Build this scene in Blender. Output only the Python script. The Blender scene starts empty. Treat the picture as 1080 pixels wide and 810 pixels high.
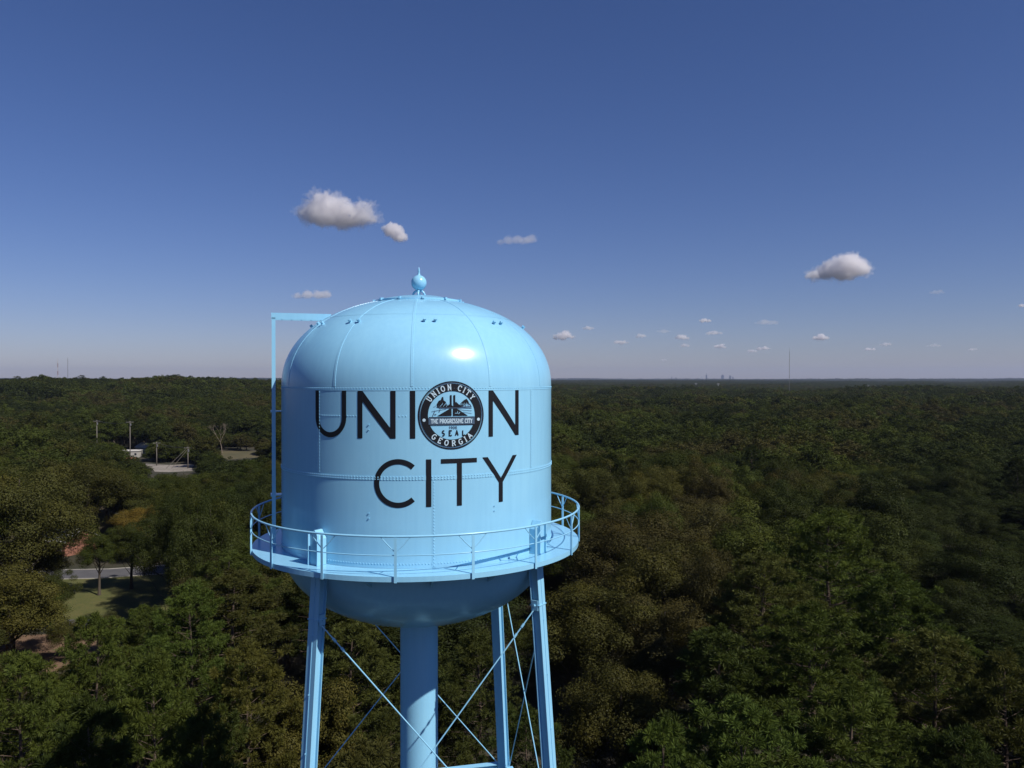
import bpy, bmesh, math, random
import numpy as np
from mathutils import Vector, Matrix, noise
C = bpy.context.scene.collection
sc = bpy.context.scene
R = math.radians
PI = math.pi
H = 38.0          # camera height above the ground
F = 822.0         # focal length in pixels of the 1080 px wide photograph

# ------------------------------------------------------------------ camera
cd = bpy.data.cameras.new('camera'); cam = bpy.data.objects.new('camera', cd); C.objects.link(cam)
cd.sensor_width = 36; cd.lens = 27.4; cd.clip_start = 0.5; cd.clip_end = 200000
cam.location = (0, 0, H); cam.rotation_euler = (R(90 - 0.35), 0, 0)
sc.camera = cam
# ------------------------------------------------------------------ world, sun, exposure
SUN_AZ, SUN_EL = 54.0, 46.0     # azimuth measured from the direction towards the camera, to the right
S = Vector((math.sin(R(SUN_AZ)) * math.cos(R(SUN_EL)), -math.cos(R(SUN_AZ)) * math.cos(R(SUN_EL)), math.sin(R(SUN_EL))))
w = bpy.data.worlds.new('World'); sc.world = w; w.use_nodes = True
nt = w.node_tree; bg = nt.nodes['Background']
sky = nt.nodes.new('ShaderNodeTexSky'); sky.sky_type = 'NISHITA'; sky.sun_disc = False
sky.sun_elevation = R(SUN_EL); sky.sun_rotation = math.atan2(S.x, S.y)
sky.altitude = 300; sky.air_density = 1.0; sky.dust_density = 0.25; sky.ozone_density = 3.0
wb = nt.nodes.new('ShaderNodeMix'); wb.data_type = 'RGBA'; wb.blend_type = 'MULTIPLY'; wb.inputs['Factor'].default_value = 1.0
wb.inputs['B'].default_value = (0.90, 0.875, 1.21, 1)     # the camera's cool white balance
hs = nt.nodes.new('ShaderNodeHueSaturation'); hs.inputs['Saturation'].default_value = 1.13; nt.links.new(sky.outputs[0], hs.inputs['Color'])
nt.links.new(hs.outputs[0], wb.inputs['A']); nt.links.new(wb.outputs['Result'], bg.inputs[0]); bg.inputs[1].default_value = 0.062
sl = bpy.data.lights.new('sun', 'SUN'); so = bpy.data.objects.new('sun', sl); C.objects.link(so)
sl.energy = 5.0; sl.angle = R(0.53); sl.color = (1.0, 0.95, 0.87)
so.rotation_euler = S.to_track_quat('Z', 'Y').to_euler(); so.location = (40, -40, 120)
sc.view_settings.view_transform = 'Standard'; sc.view_settings.look = 'None'
sc.view_settings.exposure = 0.0; sc.view_settings.gamma = 1.0
sc.render.engine = 'CYCLES'
cy = sc.cycles
cy.max_bounces = 6; cy.diffuse_bounces = 2; cy.glossy_bounces = 2; cy.transmission_bounces = 2; cy.volume_bounces = 14
cy.transparent_max_bounces = 4; cy.use_denoising = True; cy.denoiser = 'OPENIMAGEDENOISE'
cy.sample_clamp_indirect = 6; cy.caustics_reflective = False; cy.caustics_refractive = False
cy.use_adaptive_sampling = True; cy.adaptive_threshold = 0.01

# ------------------------------------------------------------------ helpers
def tag(o, label=None, cat=None, group=None, kind=None):
    if label: o['label'] = label
    if cat: o['category'] = cat
    if group: o['group'] = group
    if kind: o['kind'] = kind
    return o
def empty(name, loc=(0, 0, 0), rz=0):
    o = bpy.data.objects.new(name, None); C.objects.link(o); o.location = loc; o.rotation_euler = (0, 0, rz)
    o.empty_display_size = 0.5
    return o
def X(px, Y): return (px - 540.0) / F * Y
def Zp(py, Y): return H - (py - 400.0) / F * Y
def ground_at(px, py):
    Y = H * F / (py - 400.0); return X(px, Y), Y

class MB:
    def __init__(s): s.v = []; s.f = []; s.m = []
    def add(s, vs, fs, mi=0):
        b = len(s.v); s.v += [tuple(q) for q in vs]; s.f += [tuple(b + i for i in f) for f in fs]; s.m += [mi] * len(fs)
    def box(s, c, size, M=None, mi=0):
        hx, hy, hz = size[0] / 2, size[1] / 2, size[2] / 2
        vs = [Vector((x, y, z)) for x in (-hx, hx) for y in (-hy, hy) for z in (-hz, hz)]
        if M is not None: vs = [M @ q for q in vs]
        c = Vector(c); vs = [q + c for q in vs]
        s.add(vs, [(0, 1, 3, 2), (4, 6, 7, 5), (0, 4, 5, 1), (2, 3, 7, 6), (0, 2, 6, 4), (1, 5, 7, 3)], mi)
    def tube(s, pts, r, n=8, mi=0, caps=True, closed=False):
        pts = [Vector(p) for p in pts]; N = len(pts)
        rr = r if isinstance(r, (list, tuple)) else [r] * N
        rings = []; up = Vector((0, 0, 1)); prev = None
        for i, p in enumerate(pts):
            if closed: d = pts[(i + 1) % N] - pts[i - 1]
            else: d = pts[min(i + 1, N - 1)] - pts[max(i - 1, 0)]
            d.normalize()
            if prev is None: a = d.cross(up) if abs(d.z) < 0.95 else d.cross(Vector((1, 0, 0)))
            else: a = prev - d * prev.dot(d)
            a.normalize(); prev = a; b = d.cross(a)
            rings.append([p + (a * math.cos(2 * PI * k / n) + b * math.sin(2 * PI * k / n)) * rr[i] for k in range(n)])
        vs = [q for g in rings for q in g]; fs = []
        for i in range(N if closed else N - 1):
            j = (i + 1) % N
            for k in range(n):
                k2 = (k + 1) % n; fs.append((i * n + k, j * n + k, j * n + k2, i * n + k2))
        if caps and not closed:
            fs.append(tuple(range(n))); fs.append(tuple((N - 1) * n + k for k in reversed(range(n))))
        s.add(vs, fs, mi)
    def lathe(s, prof, n=96, mi=0, c=(0, 0)):
        N = len(prof); vs = []; fs = []
        for (r, z) in prof:
            for k in range(n):
                a = 2 * PI * k / n; vs.append((c[0] + r * math.cos(a), c[1] + r * math.sin(a), z))
        for i in range(N - 1):
            for k in range(n):
                k2 = (k + 1) % n; fs.append((i * n + k, i * n + k2, (i + 1) * n + k2, (i + 1) * n + k))
        s.add(vs, fs, mi)
    def build(s, name, mats, parent=None, smooth=False, fix=True):
        me = bpy.data.meshes.new(name); me.from_pydata(s.v, [], s.f)
        for m in (mats if isinstance(mats, (list, tuple)) else [mats]): me.materials.append(m)
        me.polygons.foreach_set('material_index', s.m)
        if fix:
            b = bmesh.new(); b.from_mesh(me); bmesh.ops.recalc_face_normals(b, faces=b.faces); b.to_mesh(me); b.free()
        if smooth: me.polygons.foreach_set('use_smooth', [True] * len(me.polygons))
        me.update()
        o = bpy.data.objects.new(name, me); C.objects.link(o)
        if parent: o.parent = parent
        return o

def nmat(name):
    m = bpy.data.materials.new(name); m.use_nodes = True
    return m, m.node_tree, m.node_tree.nodes['Principled BSDF']
def mat(name, col, rough=0.6, var=0.15, scale=3.0, metal=0.0, bump=0.0, coat=0.0, spec=0.5, detail=6):
    m, t, p = nmat(name)
    tc = t.nodes.new('ShaderNodeTexCoord'); nz = t.nodes.new('ShaderNodeTexNoise')
    nz.inputs['Scale'].default_value = scale; nz.inputs['Detail'].default_value = detail
    t.links.new(tc.outputs['Object'], nz.inputs['Vector'])
    mx = t.nodes.new('ShaderNodeMix'); mx.data_type = 'RGBA'
    a = [c * (1 - var) for c in col]; b = [min(1, c * (1 + var)) for c in col]
    mx.inputs['A'].default_value = (*a, 1); mx.inputs['B'].default_value = (*b, 1)
    t.links.new(nz.outputs['Fac'], mx.inputs['Factor']); t.links.new(mx.outputs['Result'], p.inputs['Base Color'])
    p.inputs['Roughness'].default_value = rough; p.inputs['Metallic'].default_value = metal
    p.inputs['Coat Weight'].default_value = coat; p.inputs['Specular IOR Level'].default_value = spec
    if bump:
        bp = t.nodes.new('ShaderNodeBump'); bp.inputs['Strength'].default_value = bump; bp.inputs['Distance'].default_value = 0.02
        t.links.new(nz.outputs['Fac'], bp.inputs['Height']); t.links.new(bp.outputs['Normal'], p.inputs['Normal'])
    return m

# paint of the tower: light blue gloss paint with faint chalking, streaks and plate waviness
def tower_paint():
    m, t, p = nmat('tower_blue_paint')
    tc = t.nodes.new('ShaderNodeTexCoord')
    n1 = t.nodes.new('ShaderNodeTexNoise'); n1.inputs['Scale'].default_value = 0.7; n1.inputs['Detail'].default_value = 8
    mp = t.nodes.new('ShaderNodeMapping'); mp.inputs['Scale'].default_value = (5, 5, 0.35)
    n2 = t.nodes.new('ShaderNodeTexNoise'); n2.inputs['Scale'].default_value = 1.6; n2.inputs['Detail'].default_value = 7
    t.links.new(tc.outputs['Object'], n1.inputs['Vector']); t.links.new(tc.outputs['Object'], mp.inputs['Vector'])
    t.links.new(mp.outputs['Vector'], n2.inputs['Vector'])
    ad = t.nodes.new('ShaderNodeMath'); ad.operation = 'MULTIPLY_ADD'; ad.inputs[1].default_value = 0.5; 
    t.links.new(n1.outputs['Fac'], ad.inputs[0]); 
    h2 = t.nodes.new('ShaderNodeMath'); h2.operation = 'MULTIPLY'; h2.inputs[1].default_value = 0.5
    t.links.new(n2.outputs['Fac'], h2.inputs[0]); t.links.new(h2.outputs[0], ad.inputs[2])
    cr = t.nodes.new('ShaderNodeValToRGB')
    cr.color_ramp.elements[0].position = 0.33; cr.color_ramp.elements[0].color = (0.245, 0.535, 0.75, 1)
    cr.color_ramp.elements[1].position = 0.68; cr.color_ramp.elements[1].color = (0.28, 0.585, 0.79, 1)
    t.links.new(ad.outputs[0], cr.inputs[0]); t.links.new(cr.outputs[0], p.inputs['Base Color'])
    rr = t.nodes.new('ShaderNodeMapRange'); rr.inputs['To Min'].default_value = 0.21; rr.inputs['To Max'].default_value = 0.28
    t.links.new(n1.outputs['Fac'], rr.inputs['Value']); t.links.new(rr.outputs[0], p.inputs['Roughness'])
    n3 = t.nodes.new('ShaderNodeTexNoise'); n3.inputs['Scale'].default_value = 0.9; n3.inputs['Detail'].default_value = 2
    t.links.new(tc.outputs['Object'], n3.inputs['Vector'])
    bp = t.nodes.new('ShaderNodeBump'); bp.inputs['Strength'].default_value = 0.10; bp.inputs['Distance'].default_value = 0.05
    t.links.new(n3.outputs['Fac'], bp.inputs['Height']); t.links.new(bp.outputs['Normal'], p.inputs['Normal'])
    p.inputs['Specular IOR Level'].default_value = 0.42
    return m
BLUE = tower_paint()
BLACK = mat('black_sign_paint', (0.008, 0.009, 0.013), 0.55, 0.2, 2.0, spec=0.25)
WHITE = mat('white_sign_paint', (0.50, 0.66, 0.76), 0.4, 0.05, 2.0)
PALE = mat('pale_blue_sign_paint', (0.27, 0.55, 0.76), 0.4, 0.05, 2.0)
GREYBLUE = mat('grey_blue_sign_paint', (0.06, 0.10, 0.16), 0.4, 0.1, 2.0)
ROPE = mat('pale_cable', (0.62, 0.62, 0.6), 0.7, 0.35, 9.0)
CONCRETE = mat('concrete', (0.36, 0.34, 0.31), 0.85, 0.2, 2.0, bump=0.3)
ASPHALT = mat('old_asphalt', (0.085, 0.083, 0.09), 0.9, 0.35, 0.6, bump=0.3)
PALEROAD = None
def patchy(name, cols, s1, s2, rough=0.95):
    m, t, p = nmat(name); tc = t.nodes.new('ShaderNodeTexCoord')
    a = t.nodes.new('ShaderNodeTexNoise'); a.inputs['Scale'].default_value = s1; a.inputs['Detail'].default_value = 9; a.inputs['Roughness'].default_value = .7
    b = t.nodes.new('ShaderNodeTexNoise'); b.inputs['Scale'].default_value = s2; b.inputs['Detail'].default_value = 4
    mx = t.nodes.new('ShaderNodeMix'); mx.inputs['Factor'].default_value = .4
    t.links.new(tc.outputs['Object'], a.inputs['Vector']); t.links.new(tc.outputs['Object'], b.inputs['Vector'])
    t.links.new(a.outputs['Fac'], mx.inputs['A']); t.links.new(b.outputs['Fac'], mx.inputs['B'])
    cr = t.nodes.new('ShaderNodeValToRGB'); e = cr.color_ramp.elements
    e[0].position = .36; e[0].color = (*cols[0], 1); e[1].position = .64; e[1].color = (*cols[-1], 1)
    for k, c in enumerate(cols[1:-1]):
        q = e.new(.36 + .28 * (k + 1) / (len(cols) - 1)); q.color = (*c, 1)
    t.links.new(mx.outputs['Result'], cr.inputs[0]); t.links.new(cr.outputs[0], p.inputs['Base Color']); p.inputs['Roughness'].default_value = rough
    return m
LAWN = patchy('mown_lawn', [(0.045, 0.058, 0.014), (0.085, 0.088, 0.020), (0.12, 0.10, 0.035)], .22, 3.0)
DRYGRASS = None
CLAY = None
PALEROAD = patchy('pale_concrete_lot', [(0.13, 0.12, 0.09), (0.23, 0.20, 0.17), (0.32, 0.29, 0.26)], .06, .9)
CLAY = patchy('bare_clay', [(0.10, 0.065, 0.04), (0.17, 0.10, 0.062), (0.085, 0.075, 0.03)], .25, 2.2)
DRYGRASS = patchy('dry_grass', [(0.045, 0.048, 0.018), (0.085, 0.072, 0.03), (0.13, 0.10, 0.05)], .09, 1.4)
BARK = mat('bark', (0.07, 0.055, 0.042), 0.95, 0.45, 5.0, bump=0.5)
PINEBARK = mat('pine_bark', (0.10, 0.07, 0.052), 0.95, 0.45, 5.0, bump=0.5)
PALEBARK = mat('pale_bark', (0.24, 0.19, 0.15), 0.95, 0.35, 5.0, bump=0.5)
POLEWOOD = mat('weathered_pole_wood', (0.17, 0.15, 0.13), 0.9, 0.3, 4.0)
DARKIRON = mat('galvanised_iron', (0.22, 0.22, 0.23), 0.6, 0.2, 3.0, metal=0.3)
WIRE = mat('wire', (0.05, 0.05, 0.055), 0.6, 0.1)
ROOFPALE = mat('pale_roof', (0.55, 0.53, 0.50), 0.8, 0.12, 0.8)
ROOFRED = mat('red_brown_roof', (0.30, 0.12, 0.075), 0.85, 0.25, 1.2)
ROOFGREY = mat('grey_shingle_roof', (0.20, 0.19, 0.20), 0.9, 0.25, 1.5)
WALLW = mat('white_siding', (0.42, 0.40, 0.37), 0.7, 0.08, 1.0)
BRICKM = mat('brick_wall', (0.27, 0.12, 0.08), 0.85, 0.25, 3.0)
GLASSD = mat('dark_window_glass', (0.03, 0.035, 0.045), 0.1, 0.1)
MASTRED = mat('mast_red', (0.22, 0.09, 0.08), 0.6, 0.1)
MASTWHITE = mat('mast_white', (0.5, 0.48, 0.5), 0.6, 0.05)
TOWERGREY = mat('far_building_grey', (0.06, 0.065, 0.08), 0.6, 0.2, 0.05)
TOWERPALE = mat('far_building_pale', (0.5, 0.5, 0.5), 0.6, 0.15, 0.05)

# ------------------------------------------------------------------ terrain
def sst(a, b, x):
    t = np.clip((x - a) / (b - a), 0, 1); return t * t * (3 - 2 * t)
def terrain(x, y):
    x = np.asarray(x, float); y = np.asarray(y, float)
    d = np.hypot(x, y); rat = x / np.maximum(y, 60)
    und = 3.2 * np.sin(x / 170 + 1.3) * np.sin(y / 230 + .4) + 2.2 * np.sin(x / 71 - y / 133 + 2) + 2.0 * np.sin(y / 97 + x / 310)
    far = 4.0 * np.sin(x / 900 + 0.7) * np.sin(y / 1100 + 2.1)
    left = sst(-0.05, -0.32, rat) * sst(430, 950, d) * (13.5 - 6 * sst(1500, 4000, d))
    rise = 5.0 * sst(1200, 5000, d) + sst(6000, 15000, d) * (14 + 12 * np.sin(x / 1700 + 1) * np.sin(y / 2300) + 9 * np.sin(x / 640 + y / 1500) + 4 * np.sin(x / 260 + 2))
    return sst(430, 620, d) * (und - 1.5) + sst(1500, 3000, d) * far * (1 - sst(9000, 15000, d)) + left + rise

def ground():
    rad = [0.0] + list(np.geomspace(20, 21400, 130)); n = 240
    rr, aa = np.meshgrid(np.array(rad[1:]), np.linspace(0, 2 * PI, n, endpoint=False), indexing='ij')
    x = rr * np.cos(aa); y = rr * np.sin(aa); z = terrain(x, y)
    # only behind the camera is the land simply flat
    vs = [(0, 0, 0)] + list(zip(x.ravel().tolist(), y.ravel().tolist(), z.ravel().tolist())); fs = []
    for k in range(n): fs.append((0, 1 + k, 1 + (k + 1) % n))
    for i in range(len(rad) - 2):
        for k in range(n):
            k2 = (k + 1) % n; a = 1 + i * n; fs.append((a + k, a + n + k, a + n + k2, a + k2))
    m, t, p = nmat('forest_floor')
    tc = t.nodes.new('ShaderNodeTexCoord'); nz = t.nodes.new('ShaderNodeTexNoise'); nz.inputs['Scale'].default_value = 0.12; nz.inputs['Detail'].default_value = 10
    t.links.new(tc.outputs['Object'], nz.inputs['Vector'])
    cr = t.nodes.new('ShaderNodeValToRGB'); e = cr.color_ramp.elements
    e[0].position = 0.35; e[0].color = (0.022, 0.024, 0.010, 1); e[1].position = 0.65; e[1].color = (0.048, 0.038, 0.022, 1)
    t.links.new(nz.outputs['Fac'], cr.inputs[0]); t.links.new(cr.outputs[0], p.inputs['Base Color']); p.inputs['Roughness'].default_value = 0.95
    mb = MB(); mb.add(vs, fs)
    g = mb.build('ground', m, smooth=True, fix=False); g['kind'] = 'structure'
ground()

def sheet(name, poly, z, m, kind='structure', step=None):
    mb = MB(); mb.add([(x, y, z) for x, y in poly], [tuple(range(len(poly)))])
    o = mb.build(name, m, fix=False); o['kind'] = kind; return o
def strip(name, pts, wd, z, m, dz=0.0, kerb=False):
    """a road along a polyline"""
    mb = MB(); L = []; Rr = []
    P = [Vector((p[0], p[1])) for p in pts]
    for i, p in enumerate(P):
        d = (P[min(i + 1, len(P) - 1)] - P[max(i - 1, 0)]).normalized(); nrm = Vector((-d.y, d.x))
        L.append(p + nrm * wd / 2); Rr.append(p - nrm * wd / 2)
    vs = [(q.x, q.y, z) for q in L] + [(q.x, q.y, z) for q in Rr]; n = len(P)
    fs = [(i, n + i, n + i + 1, i + 1) for i in range(n - 1)]
    mb.add(vs, fs); o = mb.build(name, m, fix=False); o['kind'] = 'structure'
    if kerb:
        kb = MB()
        for side in (L, Rr):
            for i in range(n - 1):
                a = side[i]; b = side[i + 1]; mid = (a + b) / 2; d = b - a
                M = Matrix.Rotation(math.atan2(d.y, d.x), 3, 'Z')
                kb.box((mid.x, mid.y, 0.06), (d.length, 0.15, 0.14), M)
        k = kb.build('kerb', CONCRETE); k['kind'] = 'structure'
    return o
# clearing on the left with lawn, two roads and bare clay
def gpoly(pp): return [ground_at(a, b) for a, b in pp]
sheet('lawn', [(-96, 116), (-50, 124), (-46, 150), (-70, 151), (-100, 147)], 0.004, LAWN)
strip('road', [(-150, 158), (-118, 152), (-98, 150.5), (-80, 152), (-64, 157), (-48, 165), (-20, 182), (10, 196)], 7.5, 0.012, ASPHALT, kerb=True)
strip('path', [(-120, 113), (-92, 118), (-76, 120), (-62, 121.5), (-40, 118), (-20, 110)], 4.6, 0.012, ASPHALT)
sheet('bare_ground', [(-82, 84), (-60, 84), (-58, 113), (-64, 116.5), (-86, 114)], 0.006, CLAY)
strip('driveway', [(-97, 154), (-100, 163), (-105, 176), (-112, 190)], 6.5, 0.008, PALEROAD)
# pale lot and road far left
sheet('parking_lot', gpoly([(153, 489), (160, 489.4), (168, 490), (180, 490.4), (192, 490), (201, 489), (205, 490.5), (202, 493), (203, 497), (178, 498), (163, 497.5), (160, 494), (154, 492)]), 0.008, PALEROAD)
sheet('clay_verge', gpoly([(204, 486.5), (213, 484.5), (226, 482.6), (222, 486), (216, 489), (207, 494), (205, 489)]), 0.004, CLAY)
sheet('field', gpoly([(222, 477.5), (240, 475.5), (262, 476.2), (300, 474.8), (330, 479), (300, 486), (262, 483), (240, 485), (228, 482)]), 0.006, DRYGRASS)
strip('back_road', [ground_at(200, 472), ground_at(240, 474), ground_at(270, 472.5), ground_at(310, 471)], 9, 0.012, PALEROAD)

# ------------------------------------------------------------------ water tower
TX, TY = -3.08, 25.8
RT, RC = 4.37, 5.265
ZR1, ZR2, ZD = H - 0.20, H - 2.73, H - 5.22     # roof seam, middle seam, deck level
tower = empty('water_tower', (TX, TY, 0))
tag(tower, 'light blue riveted water tower lettered UNION CITY with railed catwalk and slanted legs', 'water tower')
def cyl(az, r, z): return Vector((r * math.sin(R(az)), -r * math.cos(R(az)), z))
def dome_z(r):
    q = min(1, r / RT); return ZR1 + 2.83 * (1 - q ** 2.15) ** (1 / 2.15)
prof = [(RT * math.sin(t) ** (2 / 2.15), ZR1 + 2.83 * max(0, math.cos(t)) ** (2 / 2.15)) for t in np.linspace(PI / 2, 0.12, 60)]
prof.append((0.2, dome_z(0.2)))
mb = MB(); mb.lathe(prof, 160); roof = mb.build('tank_roof', BLUE, tower, smooth=True)
mb = MB(); mb.lathe([(RT, z) for z in np.linspace(ZR1, ZD - 0.02, 14)], 160); shell = mb.build('tank_shell', BLUE, tower, smooth=True)
zb = ZD - 0.02
mb = MB(); mb.lathe([(RT * math.cos(t), zb - 2.66 * math.sin(t)) for t in np.linspace(0, PI / 2 - 0.13, 40)], 160)
bowl = mb.build('tank_bowl', BLUE, tower, smooth=True)

def surf(az, z=None, r=None):
    """point and outward normal on the shell (z) or the roof (r)"""
    if r is None: return cyl(az, RT, z), cyl(az, 1, 0)
    z0 = dome_z(r); e = 0.02; z1 = dome_z(max(0, r - e)); nr = Vector((z1 - z0, e)).normalized()
    p = cyl(az, r, z0); n = cyl(az, nr.x, nr.y)
    return p, n
def rivet(mb, p, n, r=0.022, h=0.013):
    a = n.orthogonal().normalized(); b = n.cross(a); vs = []
    for rr, hh in ((r, 0), (r * .7, h * .75)):
        for k in range(6): vs.append(p + (a * math.cos(k * PI / 3) + b * math.sin(k * PI / 3)) * rr + n * hh)
    vs.append(p + n * h)
    fs = [(k, (k + 1) % 6, 6 + (k + 1) % 6, 6 + k) for k in range(6)] + [(6 + k, 6 + (k + 1) % 6, 12) for k in range(6)]
    mb.add(vs, fs)
pitch = 0.088
# roof seams: twelve meridians with lap strips and rivets
rv = MB(); lap = MB()
for k in range(12):
    az = 4.2 + 30 * k
    rs = []; r = RT - 0.001; last = None
    th = np.linspace(PI / 2, 0.3, 400); acc = 0
    pts = [(RT * math.sin(t) ** (2 / 2.15), ZR1 + 2.83 * max(0, math.cos(t)) ** (2 / 2.15)) for t in th]
    strip_pts = []
    for i, (r, z) in enumerate(pts):
        if r < 1.42: break
        if i:
            acc += math.hypot(r - pts[i - 1][0], z - pts[i - 1][1])
        if i % 8 == 0: strip_pts.append(r)
        if acc > pitch:
            acc = 0; p, n = surf(az, r=r); rivet(rv, p + cyl(az + 90, 0.022, 0), n)
    vs = []; fs = []
    for i, r in enumerate(strip_pts):
        p, n = surf(az, r=r); t = cyl(az + 90, 1, 0)
        vs += [p + t * -0.036 + n * 0.0, p + t * -0.033 + n * 0.009, p + t * 0.033 + n * 0.009, p + t * 0.036]
        if i:
            b = 4 * i
            for q in range(3): fs.append((b - 4 + q, b - 3 + q, b + 1 + q, b + q))
    lap.add(vs, fs)
for k in range(int(2 * PI * RT / pitch)):
    az = k * 360 / int(2 * PI * RT / pitch); p, n = surf(az, ZR1 - 0.05); rivet(rv, p, n)
tag(rv.build('rivet', BLUE, roof, fix=False), kind='stuff')
for rr_ in (3.42 - .35,):
    for k in range(180):
        vs = []
        for a_ in (2 * k, 2 * k + 2):
            for r0_ in (rr_ - .012, rr_ + .012):
                p, n = surf(a_, r=r0_); vs.append(p + n * .004)
        lap.add(vs, [(0, 1, 3, 2)])
lap.build('lap_strip', BLUE, roof, smooth=False)
# shell seams
rv = MB(); lap = MB()
def az_of(px):      # where a pixel column meets the shell
    k = (px - 540) / F; A_ = RT; B_ = k * RT; rhs = k * TY - TX
    return math.degrees(math.asin(rhs / math.hypot(A_, B_)) - math.atan2(B_, A_))
UNDER = [(az_of(a), az_of(b), lo, hi) for a, b, lo, hi in ((391, 406, -3.6, -2.1), (448.5, 455.7, -3.6, -2.1), (481, 488, -3.6, -2.1), (520, 538, -3.0, -2.5), (332, 339.5, -1.2, -.3), (359, 366, -1.2, -.3), (376, 418, -1.2, -.3), (431.5, 439, -1.2, -.3), (439.5, 515, -1.3, 0))]
def painted_over(az, z): return any(a < az < b and lo < z - H < hi for a, b, lo, hi in UNDER)
def ring_row(z, a0=0, a1=360, off=0):
    n = int((a1 - a0) / 360 * 2 * PI * RT / pitch)
    for k in range(n):
        if painted_over(a0 + (a1 - a0) * k / n, z): continue
        p, nn = surf(a0 + (a1 - a0) * k / n, z); rivet(rv, p + nn * off, nn)
def ring_lap(z0, z1, a0=0, a1=360, th=0.007):
    n = max(8, int(abs(a1 - a0) / 2.5)); vs = []; fs = []
    for k in range(n + 1):
        az = a0 + (a1 - a0) * k / n
        for rr, z in ((RT, z0), (RT + th, z0), (RT + th, z1), (RT, z1)): vs.append(cyl(az, rr, z))
        if k:
            b = 4 * k
            for q in range(3): fs.append((b - 4 + q, b - 3 + q, b + 1 + q, b + q))
    lap.add(vs, fs)
def col_row(az, z0, z1):
    n = int((z1 - z0) / pitch)
    for k in range(n): 
        p, nn = surf(az, z0 + (k + .5) * (z1 - z0) / n); rivet(rv, p + nn * 0.007, nn)
    w_ = math.degrees(0.05 / RT); ring_lap(z0, z1, az - w_, az + w_, 0.007)
ring_lap(ZR2 - 0.06, ZR2 + 0.06); ring_row(ZR2 + 0.028, off=0.007); ring_row(ZR2 - 0.03, off=0.007)
ring_lap(ZR1 - 0.115, ZR1 - 0.09); 
for k in range(4):
    col_row(-33.1 + 90 * k, ZR2 + 0.07, ZR1 - 0.12); col_row(12.2 + 90 * k, ZD + 0.02, ZR2 - 0.07)
ring_row(H - 1.02, -33, 15, 0.0); ring_row(ZD + 0.12)
tag(rv.build('rivet', BLUE, shell, fix=False), kind='stuff')
lap.build('lap_strip', BLUE, shell)
# lifting lugs on the roof (pairs) and small lugs on the shell
def lug(parent, p, n, s=1.0):
    mb = MB(); M = n.to_track_quat('Z', 'Y').to_matrix()
    mb.box(p + n * 0.05 * s, (0.035 * s, 0.09 * s, 0.10 * s), M); mb.tube([p + n * .07 * s + M @ Vector((-.05 * s, 0, 0)), p + n * .07 * s + M @ Vector((.05 * s, 0, 0))], 0.03 * s, 8)
    mb.build('lug', BLUE, parent)
for a in (-26.0, 12.0, 50.0, 88, 126, 164, 202, 240, 278, 307):
    for da in (-2.6, 2.6):
        p, n = surf(a + da, r=3.42); lug(roof, p, n)
for az, zz in ((-11.5, H - 1.25), (-11.5, H - 3.70), (36.0, H - 3.62)):
    p, n = surf(az, zz); lug(shell, p, n, 0.32)
    p, n = surf(az, zz - 0.14); lug(shell, p, n, 0.32)
# vent cap and finial
mb = MB(); zc = dome_z(1.42)
mb.lathe([(1.44, zc - 0.0), (1.44, zc + 0.055), (1.38, zc + 0.075), (0.75, dome_z(0.75) + 0.11), (0.3, dome_z(0.3) + 0.13), (0.12, dome_z(0.1) + 0.14), (0.001, dome_z(0) + 0.14)], 72)
cap = mb.build('vent_cap', BLUE, roof, smooth=False)
for k in range(12):
    mb = MB(); p = cyl(k * 30 + 12, 1.43, zc + 0.05); mb.box(p, (0.07, 0.14, 0.07), Matrix.Rotation(R(k * 30 + 12), 3, 'Z')); mb.build('clip', BLUE, cap)
zt = dome_z(0) + 0.14
fin = MB()
fin.tube([(0.2 * math.cos(t), 0, zt - 0.03 + 0.2 * math.sin(t)) for t in np.linspace(0, PI, 14)], 0.035, 8)
fin.tube([(0, 0.2 * math.cos(t), zt - 0.03 + 0.2 * math.sin(t)) for t in np.linspace(0, PI, 14)], 0.035, 8)
fz = zt + 0.42
fp = [(0.05, zt + 0.14), (0.05, fz - 0.24)] + [(0.255 * math.sin(t), fz - 0.255 * math.cos(t)) for t in np.linspace(0.25, PI - 0.22, 18)] + [(0.045, fz + 0.28), (0.03, fz + 0.36), (0.042, fz + 0.39), (0.012, fz + 0.50), (0.001, fz + 0.52)]
fin.lathe(fp, 28)
fin.build('finial', BLUE, roof, smooth=True)

# ---- catwalk
mb = MB(); t_ = 0.03
mb.lathe([(RT + 0.012, ZD), (RC, ZD), (RC, ZD - 0.14), (RC - 0.06, ZD - 0.14), (RC - 0.06, ZD - t_), (RT + 0.012, ZD - t_), (RT + 0.012, ZD)], 160)
deck = mb.build('catwalk', BLUE, tower)
for k in range(16):     # brackets under the deck
    az = 11.35 + 22.5 * k; mb = MB()
    a = cyl(az, RT + .02, ZD - .04); b = cyl(az, RC - .07, ZD - .04); c = cyl(az, RT - .05, ZD - .55); t = cyl(az + 90, .03, 0)
    mb.add([a - t, b - t, c - t, a + t, b + t, c + t], [(0, 1, 2), (5, 4, 3), (0, 3, 4, 1), (1, 4, 5, 2), (2, 5, 3, 0)]); mb.build('bracket', BLUE, deck)
zrail = ZD + 1.07
mb = MB(); mb.tube([cyl(a, RC + .01, zrail) for a in np.arange(0, 360, 3)], 0.032, 8, closed=True); top = mb.build('handrail', BLUE, deck, smooth=True)
mb = MB(); mb.tube([cyl(a, RC + .01, ZD + 0.57) for a in np.arange(0, 360, 3)], 0.016, 6, closed=True); mb.build('mid_rail', BLUE, deck, smooth=True)
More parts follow.
